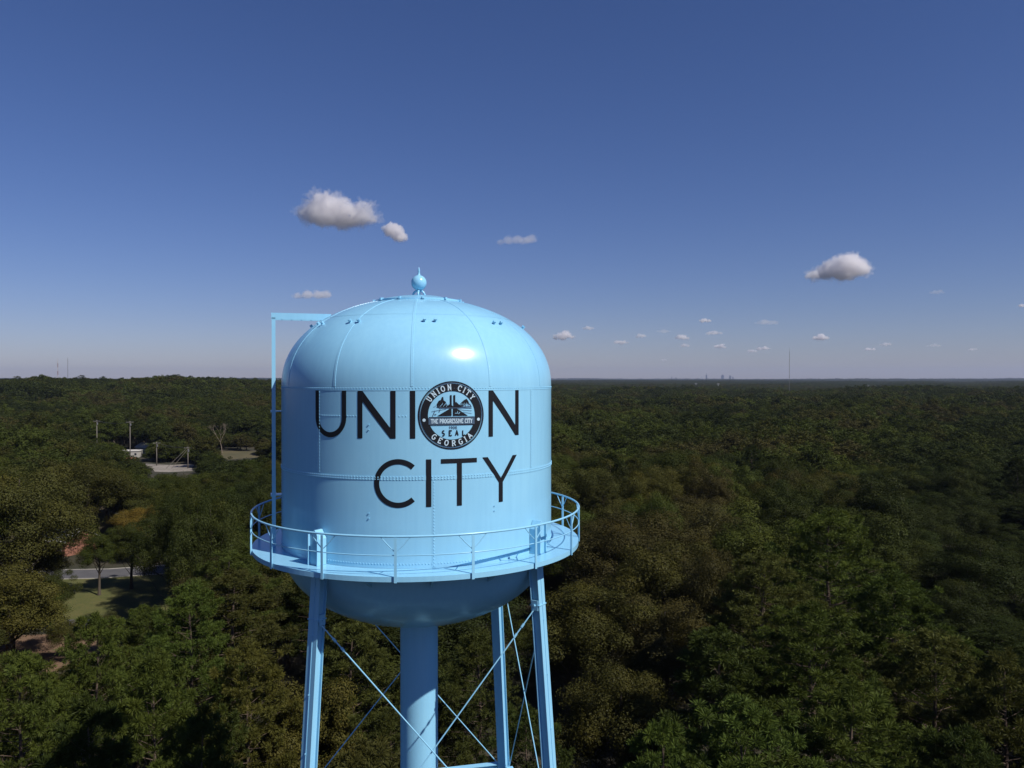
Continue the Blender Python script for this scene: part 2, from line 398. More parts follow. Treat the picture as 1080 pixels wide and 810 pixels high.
for k in range(16):
    az = 0.1 + 22.5 * k; M = Matrix.Rotation(R(az), 3, 'Z'); mb = MB()
    mb.box(cyl(az, RC + .045, (zrail + ZD - .15) / 2 - .015), (0.075, 0.02, zrail - ZD + .15 - .03), M)
    mb.box(cyl(az, RC + .026, (zrail + ZD - .15) / 2 - .02), (0.02, 0.05, zrail - ZD + .15 - .05), M)
    p0 = cyl(az, RC + .02, zrail - 0.42)
    for sg in (-1, 1):
        pr = cyl(az + sg * math.degrees(0.40 / RC), RC + .01, zrail - .01); mid = (p0 + pr) / 2 + Vector((0, 0, -.015))
        mb.tube([p0, mid, pr], 0.014, 6)
    mb.build('post', BLUE, deck)

# ---- legs: built-up H columns leaning outward towards the ground
def leg_r(z): return 4.44 + (ZD - z) * 0.078
LEGAZ = (-32.0, 58.0, 148.0, -122.0)
def leg_pt(az, z, dr=0, dt=0): return cyl(az, leg_r(z) + dr, z) + cyl(az + 90, dt, 0)
for az in LEGAZ:
    mb = MB(); z0 = 0.3; z1 = ZD + 0.72
    def slab(r0, r1, t0, t1, za, zc_):
        vs = []
        for z in (za, zc_):
            for (r, t) in ((r0, t0), (r1, t0), (r1, t1), (r0, t1)): vs.append(leg_pt(az, z, r, t))
        mb.add(vs, [(0, 1, 2, 3), (7, 6, 5, 4), (0, 4, 5, 1), (1, 5, 6, 2), (2, 6, 7, 3), (3, 7, 4, 0)])
    zu = ZD - 0.145
    slab(0.12, 0.145, -0.18, 0.18, z0, zu)        # outer flange
    slab(-0.145, -0.12, -0.18, 0.18, z0, zu)      # inner flange
    slab(-0.12, 0.12, -0.10, -0.085, z0, zu)    # twin webs
    slab(-0.12, 0.12, 0.085, 0.10, z0, zu)
    slab(0.146, 0.16, -0.012, 0.012, z0, zu)
    for zz in np.arange(2, 32, 1.6): mb.box(leg_pt(az, zz, .155), (0.04, 0.04, 0.04))
    lg = mb.build('leg', BLUE, tower)
    # the post head above the deck, against the shell
    mb = MB()
    Mz = Matrix.Rotation(R(az), 3, 'Z')
    pz = ZD + 0.005; vs = []
    for z, tw in ((pz, .19), (ZD + .74, .19), (ZD + .98, .03)):
        for (r, t) in ((RT + .013, -tw), (RT + .30, -tw), (RT + .30, tw), (RT + .013, tw)):
            vs.append(cyl(az, r, z) + cyl(az + 90, t, 0))
    fs = [(3, 2, 1, 0), (8, 9, 10, 11)]
    for b in (0, 4):
        for q in range(4): fs.append((b + q, b + (q + 1) % 4, b + 4 + (q + 1) % 4, b + 4 + q))
    mb.add(vs, fs)
    for s_ in (-1, 1):
        vs = []
        for z in (pz, ZD + .86):
            for (r, t) in ((RT + .30, s_ * .16), (RT + .37, s_ * .16), (RT + .37, s_ * .19), (RT + .30, s_ * .19)):
                vs.append(cyl(az, r, z) + cyl(az + 90, t, 0))
        mb.add(vs, [(0, 1, 2, 3), (7, 6, 5, 4), (0, 4, 5, 1), (1, 5, 6, 2), (2, 6, 7, 3), (3, 7, 4, 0)])
    mb.build('head_plate', BLUE, lg)
    # gussets and foot
    for zz in (H - 6.75, H - 15.13, H - 23.0, H - 31.0):
        g = MB(); g.box(leg_pt(az, zz, 0.0), (0.50, 0.33, 0.03) if zz < H - 10 else (0.42, 0.33, 0.03), Mz)
        for s_ in (-1, 1):
            g.box(leg_pt(az, zz, 0.0, s_ * .20), (0.03, 0.22, 0.3), Mz)
            g.tube([leg_pt(az, zz, -.0, s_ * .17), leg_pt(az, zz, 0, s_ * .27)], 0.035, 8)
        g.build('gusset', BLUE, lg)
    ft = MB(); ft.box(cyl(az, leg_r(0.2), 0.35), (0.8, 0.8, 0.05), Mz); ft.box(cyl(az, leg_r(0.2), 0.1), (1.4, 1.4, 0.44), Mz, 1)
    ft.build('footing', [BLUE, CONCRETE], lg)
lv = [H - 6.9, H - 15.13, H - 23.0, H - 31.0, 1.5]
for i in range(4):
    a, b = LEGAZ[i], LEGAZ[(i + 1) % 4]
    for j in range(4):
        zt_, zb_ = lv[j], lv[j + 1] + .15
        for (p, q) in ((a, b), (b, a)):
            s_ = 1 if (p, q) == (a, b) else -1
            A = leg_pt(p, zt_, .04 if s_ > 0 else -.04, 0.24 * s_); B = leg_pt(q, zb_, .04 if s_ > 0 else -.04, -0.24 * s_)
            d = (B - A); m_ = MB(); m_.tube([A, B], 0.020, 8)
            for f in (0.045, 0.08): m_.tube([A + d * f, A + d * (f + .012)], 0.037, 8)
            m_.build('brace_rod', BLUE, tower)
        if j < 3:
            z = lv[j + 1]; A = leg_pt(a, z, 0, .25); B = leg_pt(b, z, 0, -.25); d = B - A
            M = d.to_track_quat('X', 'Z').to_matrix(); m_ = MB()
            m_.box((A + B) / 2 + Vector((0, 0, .13)), (d.length, 0.26, .02), M); m_.box((A + B) / 2 - Vector((0, 0, .13)), (d.length, 0.26, .02), M)
            m_.box((A + B) / 2, (d.length, 0.02, .238), M)
            m_.build('strut', BLUE, tower)
# ---- riser pipe
mb = MB(); mb.lathe([(0.62, 0.2)] + [(0.62, z_) for z_ in np.arange(1, H - 7.8, 1.0)] + [(0.62, H - 7.64), (0.62, H - 7.62), (0.66, H - 7.70), (0.80, H - 7.80)], 48)
for zz in (H - 13.2, H - 19.5, H - 26): mb.lathe([(0.621, zz), (0.65, zz), (0.65, zz + .1), (0.621, zz + .1)], 48)
rs_ = mb.build('riser_pipe', BLUE, tower, smooth=False)
rs_.data.polygons.foreach_set('use_smooth', [True] * len(rs_.data.polygons))
mb = MB(); mb.lathe([(0.001, .25), (1.3, .25), (1.3, -.2)], 32); mb.build('riser_footing', CONCRETE, tower)
# ---- ladder standing off the left side, bent over onto the roof
mb = MB(); la = -73.0; lr = 4.60; zl = H + 1.93
for s_ in (-1, 1):
    o_ = cyl(la + 90, 0.20 * s_, 0); M = Matrix.Rotation(R(la), 3, 'Z')
    mb.box(cyl(la, lr, (ZD + zl) / 2) + o_, (0.02, 0.115, zl - ZD), M)
    mb.box(cyl(la, (lr + .07 + 2.85) / 2, zl + .04) + o_, (0.02, lr + .07 - 2.85, 0.20), M)
for z in np.arange(ZD + .3, zl - .1, 0.3):
    mb.tube([cyl(la, lr, z) + cyl(la + 90, -.19, 0), cyl(la, lr, z) + cyl(la + 90, .19, 0)], 0.012, 6)
for r_ in np.arange(3.1, 4.5, 0.3):
    mb.tube([cyl(la, r_, zl + .04) + cyl(la + 90, -.19, 0), cyl(la, r_, zl + .04) + cyl(la + 90, .19, 0)], 0.012, 6)
lad = mb.build('ladder', BLUE, tower)
for z in (ZD + 1.6, H - 1.0):
    mb = MB()
    r_in = RT if z < ZR1 else 4.1
    mb.box(cyl(la, (r_in + lr) / 2, z), (0.38, lr - r_in, 0.03), Matrix.Rotation(R(la), 3, 'Z')); mb.box(cyl(la, lr + .01, z), (0.45, 0.17, 0.06), Matrix.Rotation(R(la), 3, 'Z')); mb.build('standoff', BLUE, lad)
# ------------------------------------------------------------------ lettering on the shell
class Wrap(MB):
    """flat shapes in arc length u and height v, wrapped on the shell"""
    def __init__(s, off): super().__init__(); s.off = off
    def w(s, u, v, e=0): return cyl(math.degrees(u / RT), RT + s.off + e, v)
    def quad(s, a, b, c, d, mi=0, e=0): s.add([s.w(*a, e), s.w(*b, e), s.w(*c, e), s.w(*d, e)], [(0, 1, 2, 3)], mi)
    def stroke(s, pts, wd, mi=0, e=0, closed=False, maxl=0.06):
        P = []
        src = list(pts) + ([pts[0]] if closed else [])
        for i in range(len(src) - 1):
            a, b = Vector(src[i]), Vector(src[i + 1]); n = max(1, int((b - a).length / maxl + .999))
            for k in range(n): P.append(a + (b - a) * k / n)
        P.append(Vector(src[-1])); n = len(P)
        # normals per segment, mitred at joints
        L = []
        for i in range(n):
            if closed and i in (0, n - 1): d0 = (P[n - 1] - P[n - 2]).normalized(); d1 = (P[1] - P[0]).normalized()
            else:
                d0 = (P[i] - P[max(i - 1, 0)]); d1 = (P[min(i + 1, n - 1)] - P[i])
                if d0.length < 1e-9: d0 = d1
                if d1.length < 1e-9: d1 = d0
                d0 = d0.normalized(); d1 = d1.normalized()
            d = (d0 + d1); d = d.normalized() if d.length > 1e-6 else d0
            nrm = Vector((-d.y, d.x)); k = 1 / max(0.4, nrm.dot(Vector((-d0.y, d0.x))))
            L.append((P[i] + nrm * wd / 2 * k, P[i] - nrm * wd / 2 * k))
        for i in range(n - 1):
            s.quad(tuple(L[i][0]), tuple(L[i][1]), tuple(L[i + 1][1]), tuple(L[i + 1][0]), mi, e)
    def disc(s, c, r0, r1, mi=0, e=0, n=72, a0=0, a1=2 * PI):
        nr = max(1, int((r1 - r0) / 0.06 + .9))
        for i in range(n):
            for j in range(nr):
                ra, rb = r0 + (r1 - r0) * j / nr, r0 + (r1 - r0) * (j + 1) / nr
                t0, t1 = a0 + (a1 - a0) * i / n, a0 + (a1 - a0) * (i + 1) / n
                q = lambda r, t: (c[0] + r * math.cos(t), c[1] + r * math.sin(t))
                s.quad(q(ra, t0), q(rb, t0), q(rb, t1), q(ra, t1), mi, e)
    def fill(s, poly, mi=0, e=0, st=0.02):
        us = sorted(set([p[0] for p in poly])); xs = []
        for i in range(len(us) - 1):
            n = max(1, int((us[i + 1] - us[i]) / st + .999)); xs += [us[i] + (us[i + 1] - us[i]) * k / n for k in range(n)]
        xs.append(us[-1])
        def cr(x):
            o = []; n = len(poly)
            for i in range(n):
                (x0, y0), (x1, y1) = poly[i], poly[(i + 1) % n]
                if (x0 <= x < x1) or (x1 <= x < x0): o.append((y0 + (y1 - y0) * (x - x0) / (x1 - x0)))
            return sorted(o)
        for i in range(len(xs) - 1):
            a, b = xs[i] + 1e-6, xs[i + 1] - 1e-6; ca, cb = cr(a), cr(b)
            if len(ca) == len(cb):
                for k in range(0, len(ca) - 1, 2): s.quad((a, ca[k]), (b, cb[k]), (b, cb[k + 1]), (a, ca[k + 1]), mi, e)
def u_of(px): return R(az_of(px)) * RT
def v_of(px, py): return Zp(py, TY - RT * math.cos(R(az_of(px))))
# letters: one cap height and stroke for all, set on two base lines; positions are arc lengths on the shell
CAP, ST = 1.315, 0.145
V1 = v_of(397, 462.5); V2 = v_of(452, 534.8)
def letter(ch, u0, u1, v0):
    wr = Wrap(0.0105); h = CAP; wdt = u1 - u0; s2 = ST / 2
    if ch == 'U':
        r = wdt / 2 - s2; cx = (u0 + u1) / 2
        wr.stroke([(u0 + s2, v0 + h)] + [(cx - r * math.cos(t), v0 + r + s2 - r * math.sin(t)) for t in np.linspace(0, PI, 28)] + [(u1 - s2, v0 + h)], ST)
    elif ch == 'N':
        wr.fill([(u0, v0), (u0 + ST, v0), (u0 + ST, v0 + h), (u0, v0 + h)]); wr.fill([(u1 - ST, v0), (u1, v0), (u1, v0 + h), (u1 - ST, v0 + h)])
        wr.fill([(u0 + ST + .001, v0 + h), (u1 - ST - .001, v0 + h * .22), (u1 - ST - .001, v0), (u0 + ST + .001, v0 + h * .78)])
    elif ch == 'I':
        wr.fill([(u0, v0), (u0 + ST, v0), (u0 + ST, v0 + h), (u0, v0 + h)])
    elif ch == 'C':
        r = h / 2 - s2 + .015; cx = u0 + r + s2; cyy = v0 + h / 2
        wr.stroke([(cx + r * math.cos(t), cyy + r * math.sin(t)) for t in np.linspace(R(47), R(313), 60)], ST)
    elif ch == 'T':
        cx = (u0 + u1) / 2
        wr.fill([(u0, v0 + h - .125), (u1, v0 + h - .125), (u1, v0 + h), (u0, v0 + h)]); wr.fill([(cx - s2, v0), (cx + s2, v0), (cx + s2, v0 + h - .126), (cx - s2, v0 + h - .126)])
    elif ch == 'Y':
        cx = (u0 + u1) / 2; hm = v0 + h * .43
        wr.fill([(cx - s2, v0), (cx + s2, v0), (cx + s2, hm), (cx - s2, hm)])
        k = ST * 1.2
        wr.fill([(u0, v0 + h), (u0 + k, v0 + h), (cx + .0, hm + .13), (cx - .0, hm + .001), (cx - s2, hm + .001)])
        wr.fill([(u1, v0 + h), (u1 - k, v0 + h), (cx + .0, hm + .13), (cx + .0, hm + .001), (cx + s2, hm + .001)])
    wr.build('painted_letter', BLACK, shell, fix=False)
for ch, a, b in (('U', 333, 365.3), ('N', 377.3, 417.3), ('I', 432.4, 438), ('N', 515.2, 546.8)): letter(ch, u_of(a), u_of(b), V1)
for ch, a, b in (('C', 394.6, 438.6), ('I', 449.3, 454.9), ('T', 465.0, 502.8), ('Y', 508.6, 544.8)): letter(ch, u_of(a), u_of(b), V2)

# small capitals drawn as strokes in a unit-high box
def arc(cx, cy_, rx, ry, a0, a1, n=10): return [(cx + rx * math.cos(R(t)), cy_ + ry * math.sin(R(t))) for t in np.linspace(a0, a1, n)]
G_ = {
 'U': (.8, [[(.15, 1), (.15, .35)] + arc(.4, .3, .25, .3, 180, 360) + [(.65, .35), (.65, 1)], [(.0, 1), (.3, 1)], [(.5, 1), (.8, 1)]]),
 'N': (.85, [[(.15, 0), (.15, 1), (.7, 0), (.7, 1)], [(0, 0), (.3, 0)], [(.55, 1), (.85, 1)], [(0, 1), (.15, 1)]]),
 'I': (.35, [[(.175, 0), (.175, 1)], [(0, 1), (.35, 1)], [(0, 0), (.35, 0)]]),
 'O': (.85, [arc(.42, .5, .36, .5, 0, 360, 20)]),
 'C': (.8, [arc(.44, .5, .38, .5, 45, 315, 16), [(.72, .7), (.72, 1)]]),
 'T': (.75, [[(.375, 0), (.375, 1)], [(0, .8), (0, 1), (.75, 1), (.75, .8)], [(.2, 0), (.55, 0)]]),
 'Y': (.8, [[(.05, 1), (.4, .5), (.75, 1)], [(.4, .5), (.4, 0)], [(.22, 0), (.58, 0)]]),
 'G': (.85, [arc(.44, .5, .38, .5, 45, 330, 16) + [(.76, .45), (.5, .45)]]),
 'E': (.7, [[(.65, .2), (.65, 0), (.12, 0), (.12, 1), (.65, 1), (.65, .8)], [(.12, .52), (.5, .52)]]),
 'R': (.8, [[(.14, 0), (.14, 1), (.45, 1)] + arc(.45, .75, .25, .25, 80, -90, 8) + [(.14, .5)], [(.42, .5), (.78, 0)], [(0, 0), (.3, 0)]]),
 'A': (.85, [[(.05, 0), (.42, 1), (.8, 0)], [(.2, .35), (.65, .35)]]),
 'H': (.85, [[(.15, 0), (.15, 1)], [(.7, 0), (.7, 1)], [(.15, .5), (.7, .5)]]),
 'P': (.75, [[(.14, 0), (.14, 1), (.4, 1)] + arc(.42, .74, .26, .26, 85, -90, 8) + [(.14, .48)]]),
 'S': (.65, [arc(.33, .75, .25, .25, 30, 250, 12) + arc(.33, .25, .27, .25, 80, -150, 12)]),
 'V': (.8, [[(.05, 1), (.4, 0), (.75, 1)]]),
 'L': (.65, [[(.12, 1), (.12, 0), (.6, 0), (.6, .2)]]),
 '1': (.4, [[(.05, .8), (.2, 1), (.2, 0)]]), '9': (.65, [arc(.32, .7, .25, .3, 0, 360, 14), [(.57, .7), (.5, .2), (.2, 0)]]),
 '0': (.65, [arc(.32, .5, .26, .5, 0, 360, 16)]), '8': (.65, [arc(.32, .74, .22, .26, 0, 360, 12), arc(.32, .25, .27, .25, 0, 360, 12)]), ' ': (.45, []),
}
def text_w(t, sp=.18): return sum(G_[c][0] + sp for c in t) - sp
wr = Wrap(0.012)
sc_u = u_of(476.8); sc_v = v_of(476.8, 438.0); Q = 21.5 / F     # metres per photo pixel there
cu = (sc_u, sc_v)
wr.disc(cu, 35.0 * Q, 36.3 * Q, 0, n=120); wr.disc(cu, 34.2 * Q, 34.75 * Q, 3, n=120)
wr.disc(cu, 25.8 * Q, 33.6 * Q, 0, n=120)
def ring_text(t, a0, a1, rmid, h, wd, inward=False):
    tw = text_w(t); span = (a1 - a0); x = 0; k = 0
    for c in t:
        gw, st = G_[c]; am = a0 + span * ((x + gw / 2) / tw)
        for poly in st:
            pp = []
            for (gx, gy) in poly:
                lx = (gx - gw / 2) * h * .92; ly = (gy - .5) * h
                if not inward: cxx, cyx = math.cos(am), math.sin(am); rx, ry = math.sin(am), -math.cos(am)
                else: cxx, cyx = math.cos(am), math.sin(am); rx, ry = -math.sin(am), math.cos(am); ly = -ly
                pp.append((cu[0] + cxx * (rmid + ly) + rx * lx, cu[1] + cyx * (rmid + ly) + ry * lx))
            wr.stroke(pp, wd, 1, 0.003)
        x += gw + .18
ring_text('UNION CITY', R(150), R(35), 29.9 * Q, 5.4 * Q, 1.05 * Q)
ring_text('GEORGIA', R(-137), R(-42), 29.7 * Q, 5.4 * Q, 1.05 * Q, True)
wr.disc((cu[0] - 29.9 * Q, cu[1] - 4.8 * Q), 0, 1.7 * Q, 1, 0.003, 16); wr.disc((cu[0] + 29.9 * Q, cu[1] - 4.8 * Q), 0, 1.7 * Q, 1, 0.003, 16)
def E(x, y): return (cu[0] + x * Q, cu[1] + y * Q)
# the picture in the middle: trees, two stacks, roofs, road running to the horizon
wr.fill([E(-16, 8.2), E(-16.5, 12), E(-14.5, 15.5), E(-12, 16.5), E(-11, 19.5), E(-9.6, 19.6), E(-9.2, 16), E(-7, 14.5), E(-6, 11.5), E(-3.5, 10.5), E(-2.6, 8.2)])
wr.fill([E(-6, 8.3), E(-2.5, 12.5), E(1, 9.5), E(4, 14.5), E(8, 11), E(10, 13.5), E(13, 16), E(16, 17.5), E(18, 15), E(19, 12.5), E(15.5, 12), E(11, 9.2), E(8, 8.3)], e=.001)
wr.fill([E(-2.4, 9), E(-2.4, 21.5), E(-.5, 21.5), E(-.5, 9)], e=.002); wr.fill([E(1.4, 9), E(1.4, 21.5), E(3.4, 21.5), E(3.4, 9)], e=.002)
wr.fill([E(-16, -.6), E(-2.2, 7.4), E(-.6, 7.4), E(-.6, -.6)]); wr.fill([E(.9, -.6), E(.9, 7.4), E(4.6, 7.4), E(17.5, -.6)])
wr.stroke([E(3, 2.2), E(6, 2.2), E(6, 4.4)], .5 * Q, 2, .002); wr.stroke([E(7, 1.2), E(8.5, 3.4)], .6 * Q, 2, .002)
wr.stroke([E(-14, 7.8), E(12, 7.8), E(22, 7.4)], .7 * Q, 3); wr.stroke(arc(E(15.5, 9.5)[0], E(15.5, 9.5)[1], 5.4 * Q, 3.4 * Q, 0, 180), .8 * Q, 3)
wr.stroke([E(9, 9), E(22, 9)], .7 * Q, 3)
for xx in (12, 15, 18): wr.stroke([E(xx, 9), E(xx, 11.8)], .5 * Q, 3)
wr.stroke([E(-21, -.8), E(-19.5, 2.5), E(-18.5, 5)], .8 * Q, 3); wr.stroke([E(-19, 1), E(-17, 1)], .8 * Q, 3); wr.stroke([E(-14, 3.5), E(-13, 6.5)], .8 * Q, 3)
wr.fill([E(-25.2, -9.6), E(25.2, -9.6), E(25.2, -2.4), E(-25.2, -2.4)], 3, .0045)
wr.stroke([E(-25, -2.0), E(25, -2.0)], .8 * Q, 0, .006); wr.stroke([E(-25, -10.0), E(25, -10.0)], .8 * Q, 0, .006)
def flat_text(t, x0, x1, y0, h, wd, mi, e=0.002):
    tw = text_w(t); x = 0; k = (x1 - x0) / tw
    for c in t:
        gw, st = G_[c]
        for poly in st: wr.stroke([E(x0 + (x + gx) * k, y0 + gy * h) for gx, gy in poly], wd * Q, mi, e)
        x += gw + .18
flat_text('THE PROGRESSIVE CITY', -22.5, 22.5, -8.2, 4.2, .75, 1, .008)
flat_text('1908', -3.4, 5.2, -14.4, 2.7, .5, 3)
def wide_text(t, x0, x1, y0, h, wd, mi):
    n = len(t)
    for i, c in enumerate(t):
        gw, st = G_[c]; xc = x0 + (x1 - x0) * i / (n - 1)
        for poly in st: wr.stroke([E(xc + (gx - gw / 2) * h * .72, y0 + gy * h) for gx, gy in poly], wd * Q, mi, .002)
wide_text('SEAL', -9.5, 12.5, -21.6, 5.4, 1.15, 0)
for k in range(9): wr.stroke([E(-13 + k * 1.1, 9.2 + (k % 3)), E(-12.4 + k * 1.1, 10.6 + (k % 3) * 1.3)], .35 * Q, 2, .003)
for k in range(7): wr.stroke([E(9 + k * 1.3, 10.6), E(9.5 + k * 1.3, 12.2 + (k % 2))], .35 * Q, 2, .003)
for k in range(6): wr.stroke([E(-20 + k * 1.5, 8.8 - k * .2), E(-19.2 + k * 1.5, 9.6 + (k % 2))], .4 * Q, 3, .002)
wr.stroke([E(6, 6.6), E(14, 5.2), E(22, 4.6)], .4 * Q, 3, .001); wr.stroke([E(12, 3.4), E(22, 1.6)], .35 * Q, 3, .001); wr.stroke([E(-22, 4.2), E(-15, 5.4), E(-6, 6.8)], .4 * Q, 3, .001)
wr.build('seal_emblem', [BLACK, WHITE, PALE, GREYBLUE], shell, fix=False)

# ------------------------------------------------------------------ foliage
def leaf_mat(name, src, strength_noise=0.35, trans=0.28):
    m, t, p = nmat(name); t.nodes.remove(p); out = t.nodes['Material Output']
    if src == 'object':
        oi = t.nodes.new('ShaderNodeObjectInfo'); base = oi.outputs['Color']
    else:
        at = t.nodes.new('ShaderNodeAttribute'); at.attribute_type = 'INSTANCER' if src == 'inst' else 'GEOMETRY'; at.attribute_name = 'tint'; base = at.outputs['Color']
    a2 = t.nodes.new('ShaderNodeAttribute'); a2.attribute_type = 'GEOMETRY'; a2.attribute_name = 'leafv'
    mr = t.nodes.new('ShaderNodeMapRange'); mr.inputs['To Min'].default_value = 0.70; mr.inputs['To Max'].default_value = 1.28
    t.links.new(a2.outputs['Fac'], mr.inputs['Value'])
    mul = t.nodes.new('ShaderNodeVectorMath'); mul.operation = 'SCALE'; t.links.new(base, mul.inputs[0]); t.links.new(mr.outputs[0], mul.inputs['Scale'])
    # warm shift of some leaf clumps
    a3 = t.nodes.new('ShaderNodeAttribute'); a3.attribute_type = 'GEOMETRY'; a3.attribute_name = 'warm'
    mx = t.nodes.new('ShaderNodeMix'); mx.data_type = 'RGBA'; mx.blend_type = 'MULTIPLY'; mx.inputs['B'].default_value = (1.2, 1.06, 0.82, 1)
    t.links.new(a3.outputs['Fac'], mx.inputs['Factor']); t.links.new(mul.outputs[0], mx.inputs['A'])
    df = t.nodes.new('ShaderNodeBsdfDiffuse'); tr = t.nodes.new('ShaderNodeBsdfTranslucent'); gl = t.nodes.new('ShaderNodeBsdfGlossy')
    gl.inputs['Roughness'].default_value = 0.5; gl.inputs['Color'].default_value = (.5, .5, .5, 1)
    t.links.new(mx.outputs['Result'], df.inputs['Color']); t.links.new(mx.outputs['Result'], tr.inputs['Color'])
    m1 = t.nodes.new('ShaderNodeMixShader'); m1.inputs[0].default_value = trans; t.links.new(df.outputs[0], m1.inputs[1]); t.links.new(tr.outputs[0], m1.inputs[2])
    m2 = t.nodes.new('ShaderNodeMixShader'); m2.inputs[0].default_value = 0.008; t.links.new(m1.outputs[0], m2.inputs[1]); t.links.new(gl.outputs[0], m2.inputs[2])
    t.links.new(m2.outputs[0], out.inputs[0]); return m
LEAF_O = leaf_mat('leaves', 'object'); LEAF_I = leaf_mat('forest_leaves', 'inst'); LEAF_G = leaf_mat('far_canopy_leaves', 'geo')

def cards_mesh(name, cen, nrm, size, aspect, leafv, warm, material, rng, tri=False):
    """many small leaf faces"""
    n = len(cen)
    nrm = nrm / (np.linalg.norm(nrm, axis=1, keepdims=True) + 1e-9)
    rv_ = rng.normal(size=(n, 3)); a = np.cross(nrm, rv_); a /= (np.linalg.norm(a, axis=1, keepdims=True) + 1e-9); b = np.cross(nrm, a)
    sz = size[:, None] * 0.5
    if tri:   # long blade from cen along a
        v = np.stack([cen - b * sz * aspect, cen + b * sz * aspect, cen + a * sz * 2], 1); k = 3
    else:
        v = np.stack([cen - a * sz, cen - b * sz * aspect + nrm * sz * .15, cen + a * sz, cen + b * sz * aspect + nrm * sz * .15], 1); k = 4
    return raw_mesh(name, v.reshape(-1, 3), np.arange(n * k).reshape(n, k), leafv, warm, [material])
def raw_mesh(name, v, faces, leafv, warm, mats, extra=None):
    me = bpy.data.meshes.new(name); n, k = faces.shape
    me.vertices.add(len(v)); me.vertices.foreach_set('co', np.asarray(v, np.float32).ravel())
    me.loops.add(n * k); me.loops.foreach_set('vertex_index', faces.ravel().astype(np.int32))
    me.polygons.add(n); me.polygons.foreach_set('loop_start', np.arange(0, n * k, k, dtype=np.int32)); me.polygons.foreach_set('loop_total', np.full(n, k, np.int32))
    for nm, arr in (('leafv', leafv), ('warm', warm)):
        at = me.attributes.new(nm, 'FLOAT', 'FACE'); at.data.foreach_set('value', np.asarray(arr, np.float32))
    for m in mats: me.materials.append(m)
    me.update(calc_edges=True); return me

def broadleaf_cards(seed, Rc, Hc, n_cards, card, z0):
    """crown of clumps: Rc radius, Hc crown height starting at z0"""
    rng = np.random.default_rng(seed); nl = 84
    cen = []; rad = []
    lob = rng.uniform(0, 2 * PI, 3)
    for i in range(nl):
        # golden spiral over the upper part of the crown + inner ones
        t = (i + .5) / nl; zz = 1 - 1.45 * t; zz = max(zz, -.6); ph = i * 2.39996 + rng.normal() * .35
        rr = math.sqrt(max(0, 1 - zz * zz)); k = rng.uniform(.45, .95) * (1 + .13 * math.sin(2 * ph + lob[0]) + .1 * math.sin(3 * ph + lob[1]))
        cen.append((rr * math.cos(ph) * k * Rc, rr * math.sin(ph) * k * Rc, z0 + Hc * (.42 + .50 * zz * k * rng.uniform(.9, 1.12))))
        rad.append(Rc * rng.uniform(.14, .32))
    cen = np.array(cen); rad = np.array(rad)
    pr = rad ** 2; pr /= pr.sum(); li = rng.choice(nl, n_cards, p=pr)
    d = rng.normal(size=(n_cards, 3)); d[:, 2] = d[:, 2] + .35; d /= np.linalg.norm(d, axis=1, keepdims=True)
    rr = rad[li] * (rng.uniform(.3, 1.05, n_cards) ** .5) * (1 + .16 * np.sin(d[:, 0] * 7 + li) * np.sin(d[:, 1] * 6 + li * 2))
    stray = rng.random(n_cards) < .16; rr = np.where(stray, rr * rng.uniform(1, 1.45, n_cards), rr)
    p = cen[li] + d * rr[:, None] * np.array([1, 1, .8])
    nm = d + rng.normal(size=(n_cards, 3)) * .36 + np.array([0, 0, .2])
    lobv = rng.uniform(.32, .68, nl); lw = np.clip(rng.normal(.15, .25, nl), 0, 1)
    lv_ = np.clip(lobv[li] + rng.normal(size=n_cards) * .16, 0, 1); wm = np.clip(lw[li] + rng.normal(size=n_cards) * .15, 0, 1)
    return p, nm, card * rng.uniform(.6, 1.35, n_cards), lv_, wm, rng, cen, rad

def limb_mesh(seed, Ht, r0, targets, base=0.0, mats=BARK, lean=0.4, name='trunk', frac=(.35, .75)):
    rnd = random.Random(seed); mb = MB()
    n = 9; lx = rnd.uniform(-lean, lean); ly = rnd.uniform(-lean, lean)
    tr = [(lx * (i / n) ** 1.5 + .08 * math.sin(i * 1.3 + seed), ly * (i / n) ** 1.5, base + Ht * i / n) for i in range(n + 1)]
    rad = [r0 * (1.35 if i == 0 else 1) * (1 - .86 * i / n) for i in range(n + 1)]
    mb.tube(tr, rad, 8)
    for (x, y, z) in targets:
        f = rnd.uniform(*frac); i = int(f * n); a = Vector(tr[i]); 
        if a.z > z - .3: a = Vector(tr[max(1, int(n * .3))])
        b = Vector((x, y, z)); m1 = a.lerp(b, .5) + Vector((0, 0, -.08 * (b - a).length))
        rr = rad[i] * .5; mb.tube([a, a.lerp(m1, .5) , m1, b], [rr, rr * .8, rr * .55, rr * .15], 5, caps=False)
    return mb

def make_broadleaf(seed, Rc, Ht, n_cards, card, leafmat, name, bark=BARK):
    Hc = Ht * .68; z0 = Ht * .30
    p, nm, sz, lv_, wm, rng, cen, rad = broadleaf_cards(seed, Rc, Hc, n_cards, card, z0)
    me = cards_mesh(name + '_crown', p, nm, sz, .75, lv_, wm, leafmat, rng)
    tb = limb_mesh(seed, Ht * .86, Ht * .017 + .06, [tuple(c) for c in cen[::6]], mats=bark)
    return me, tb

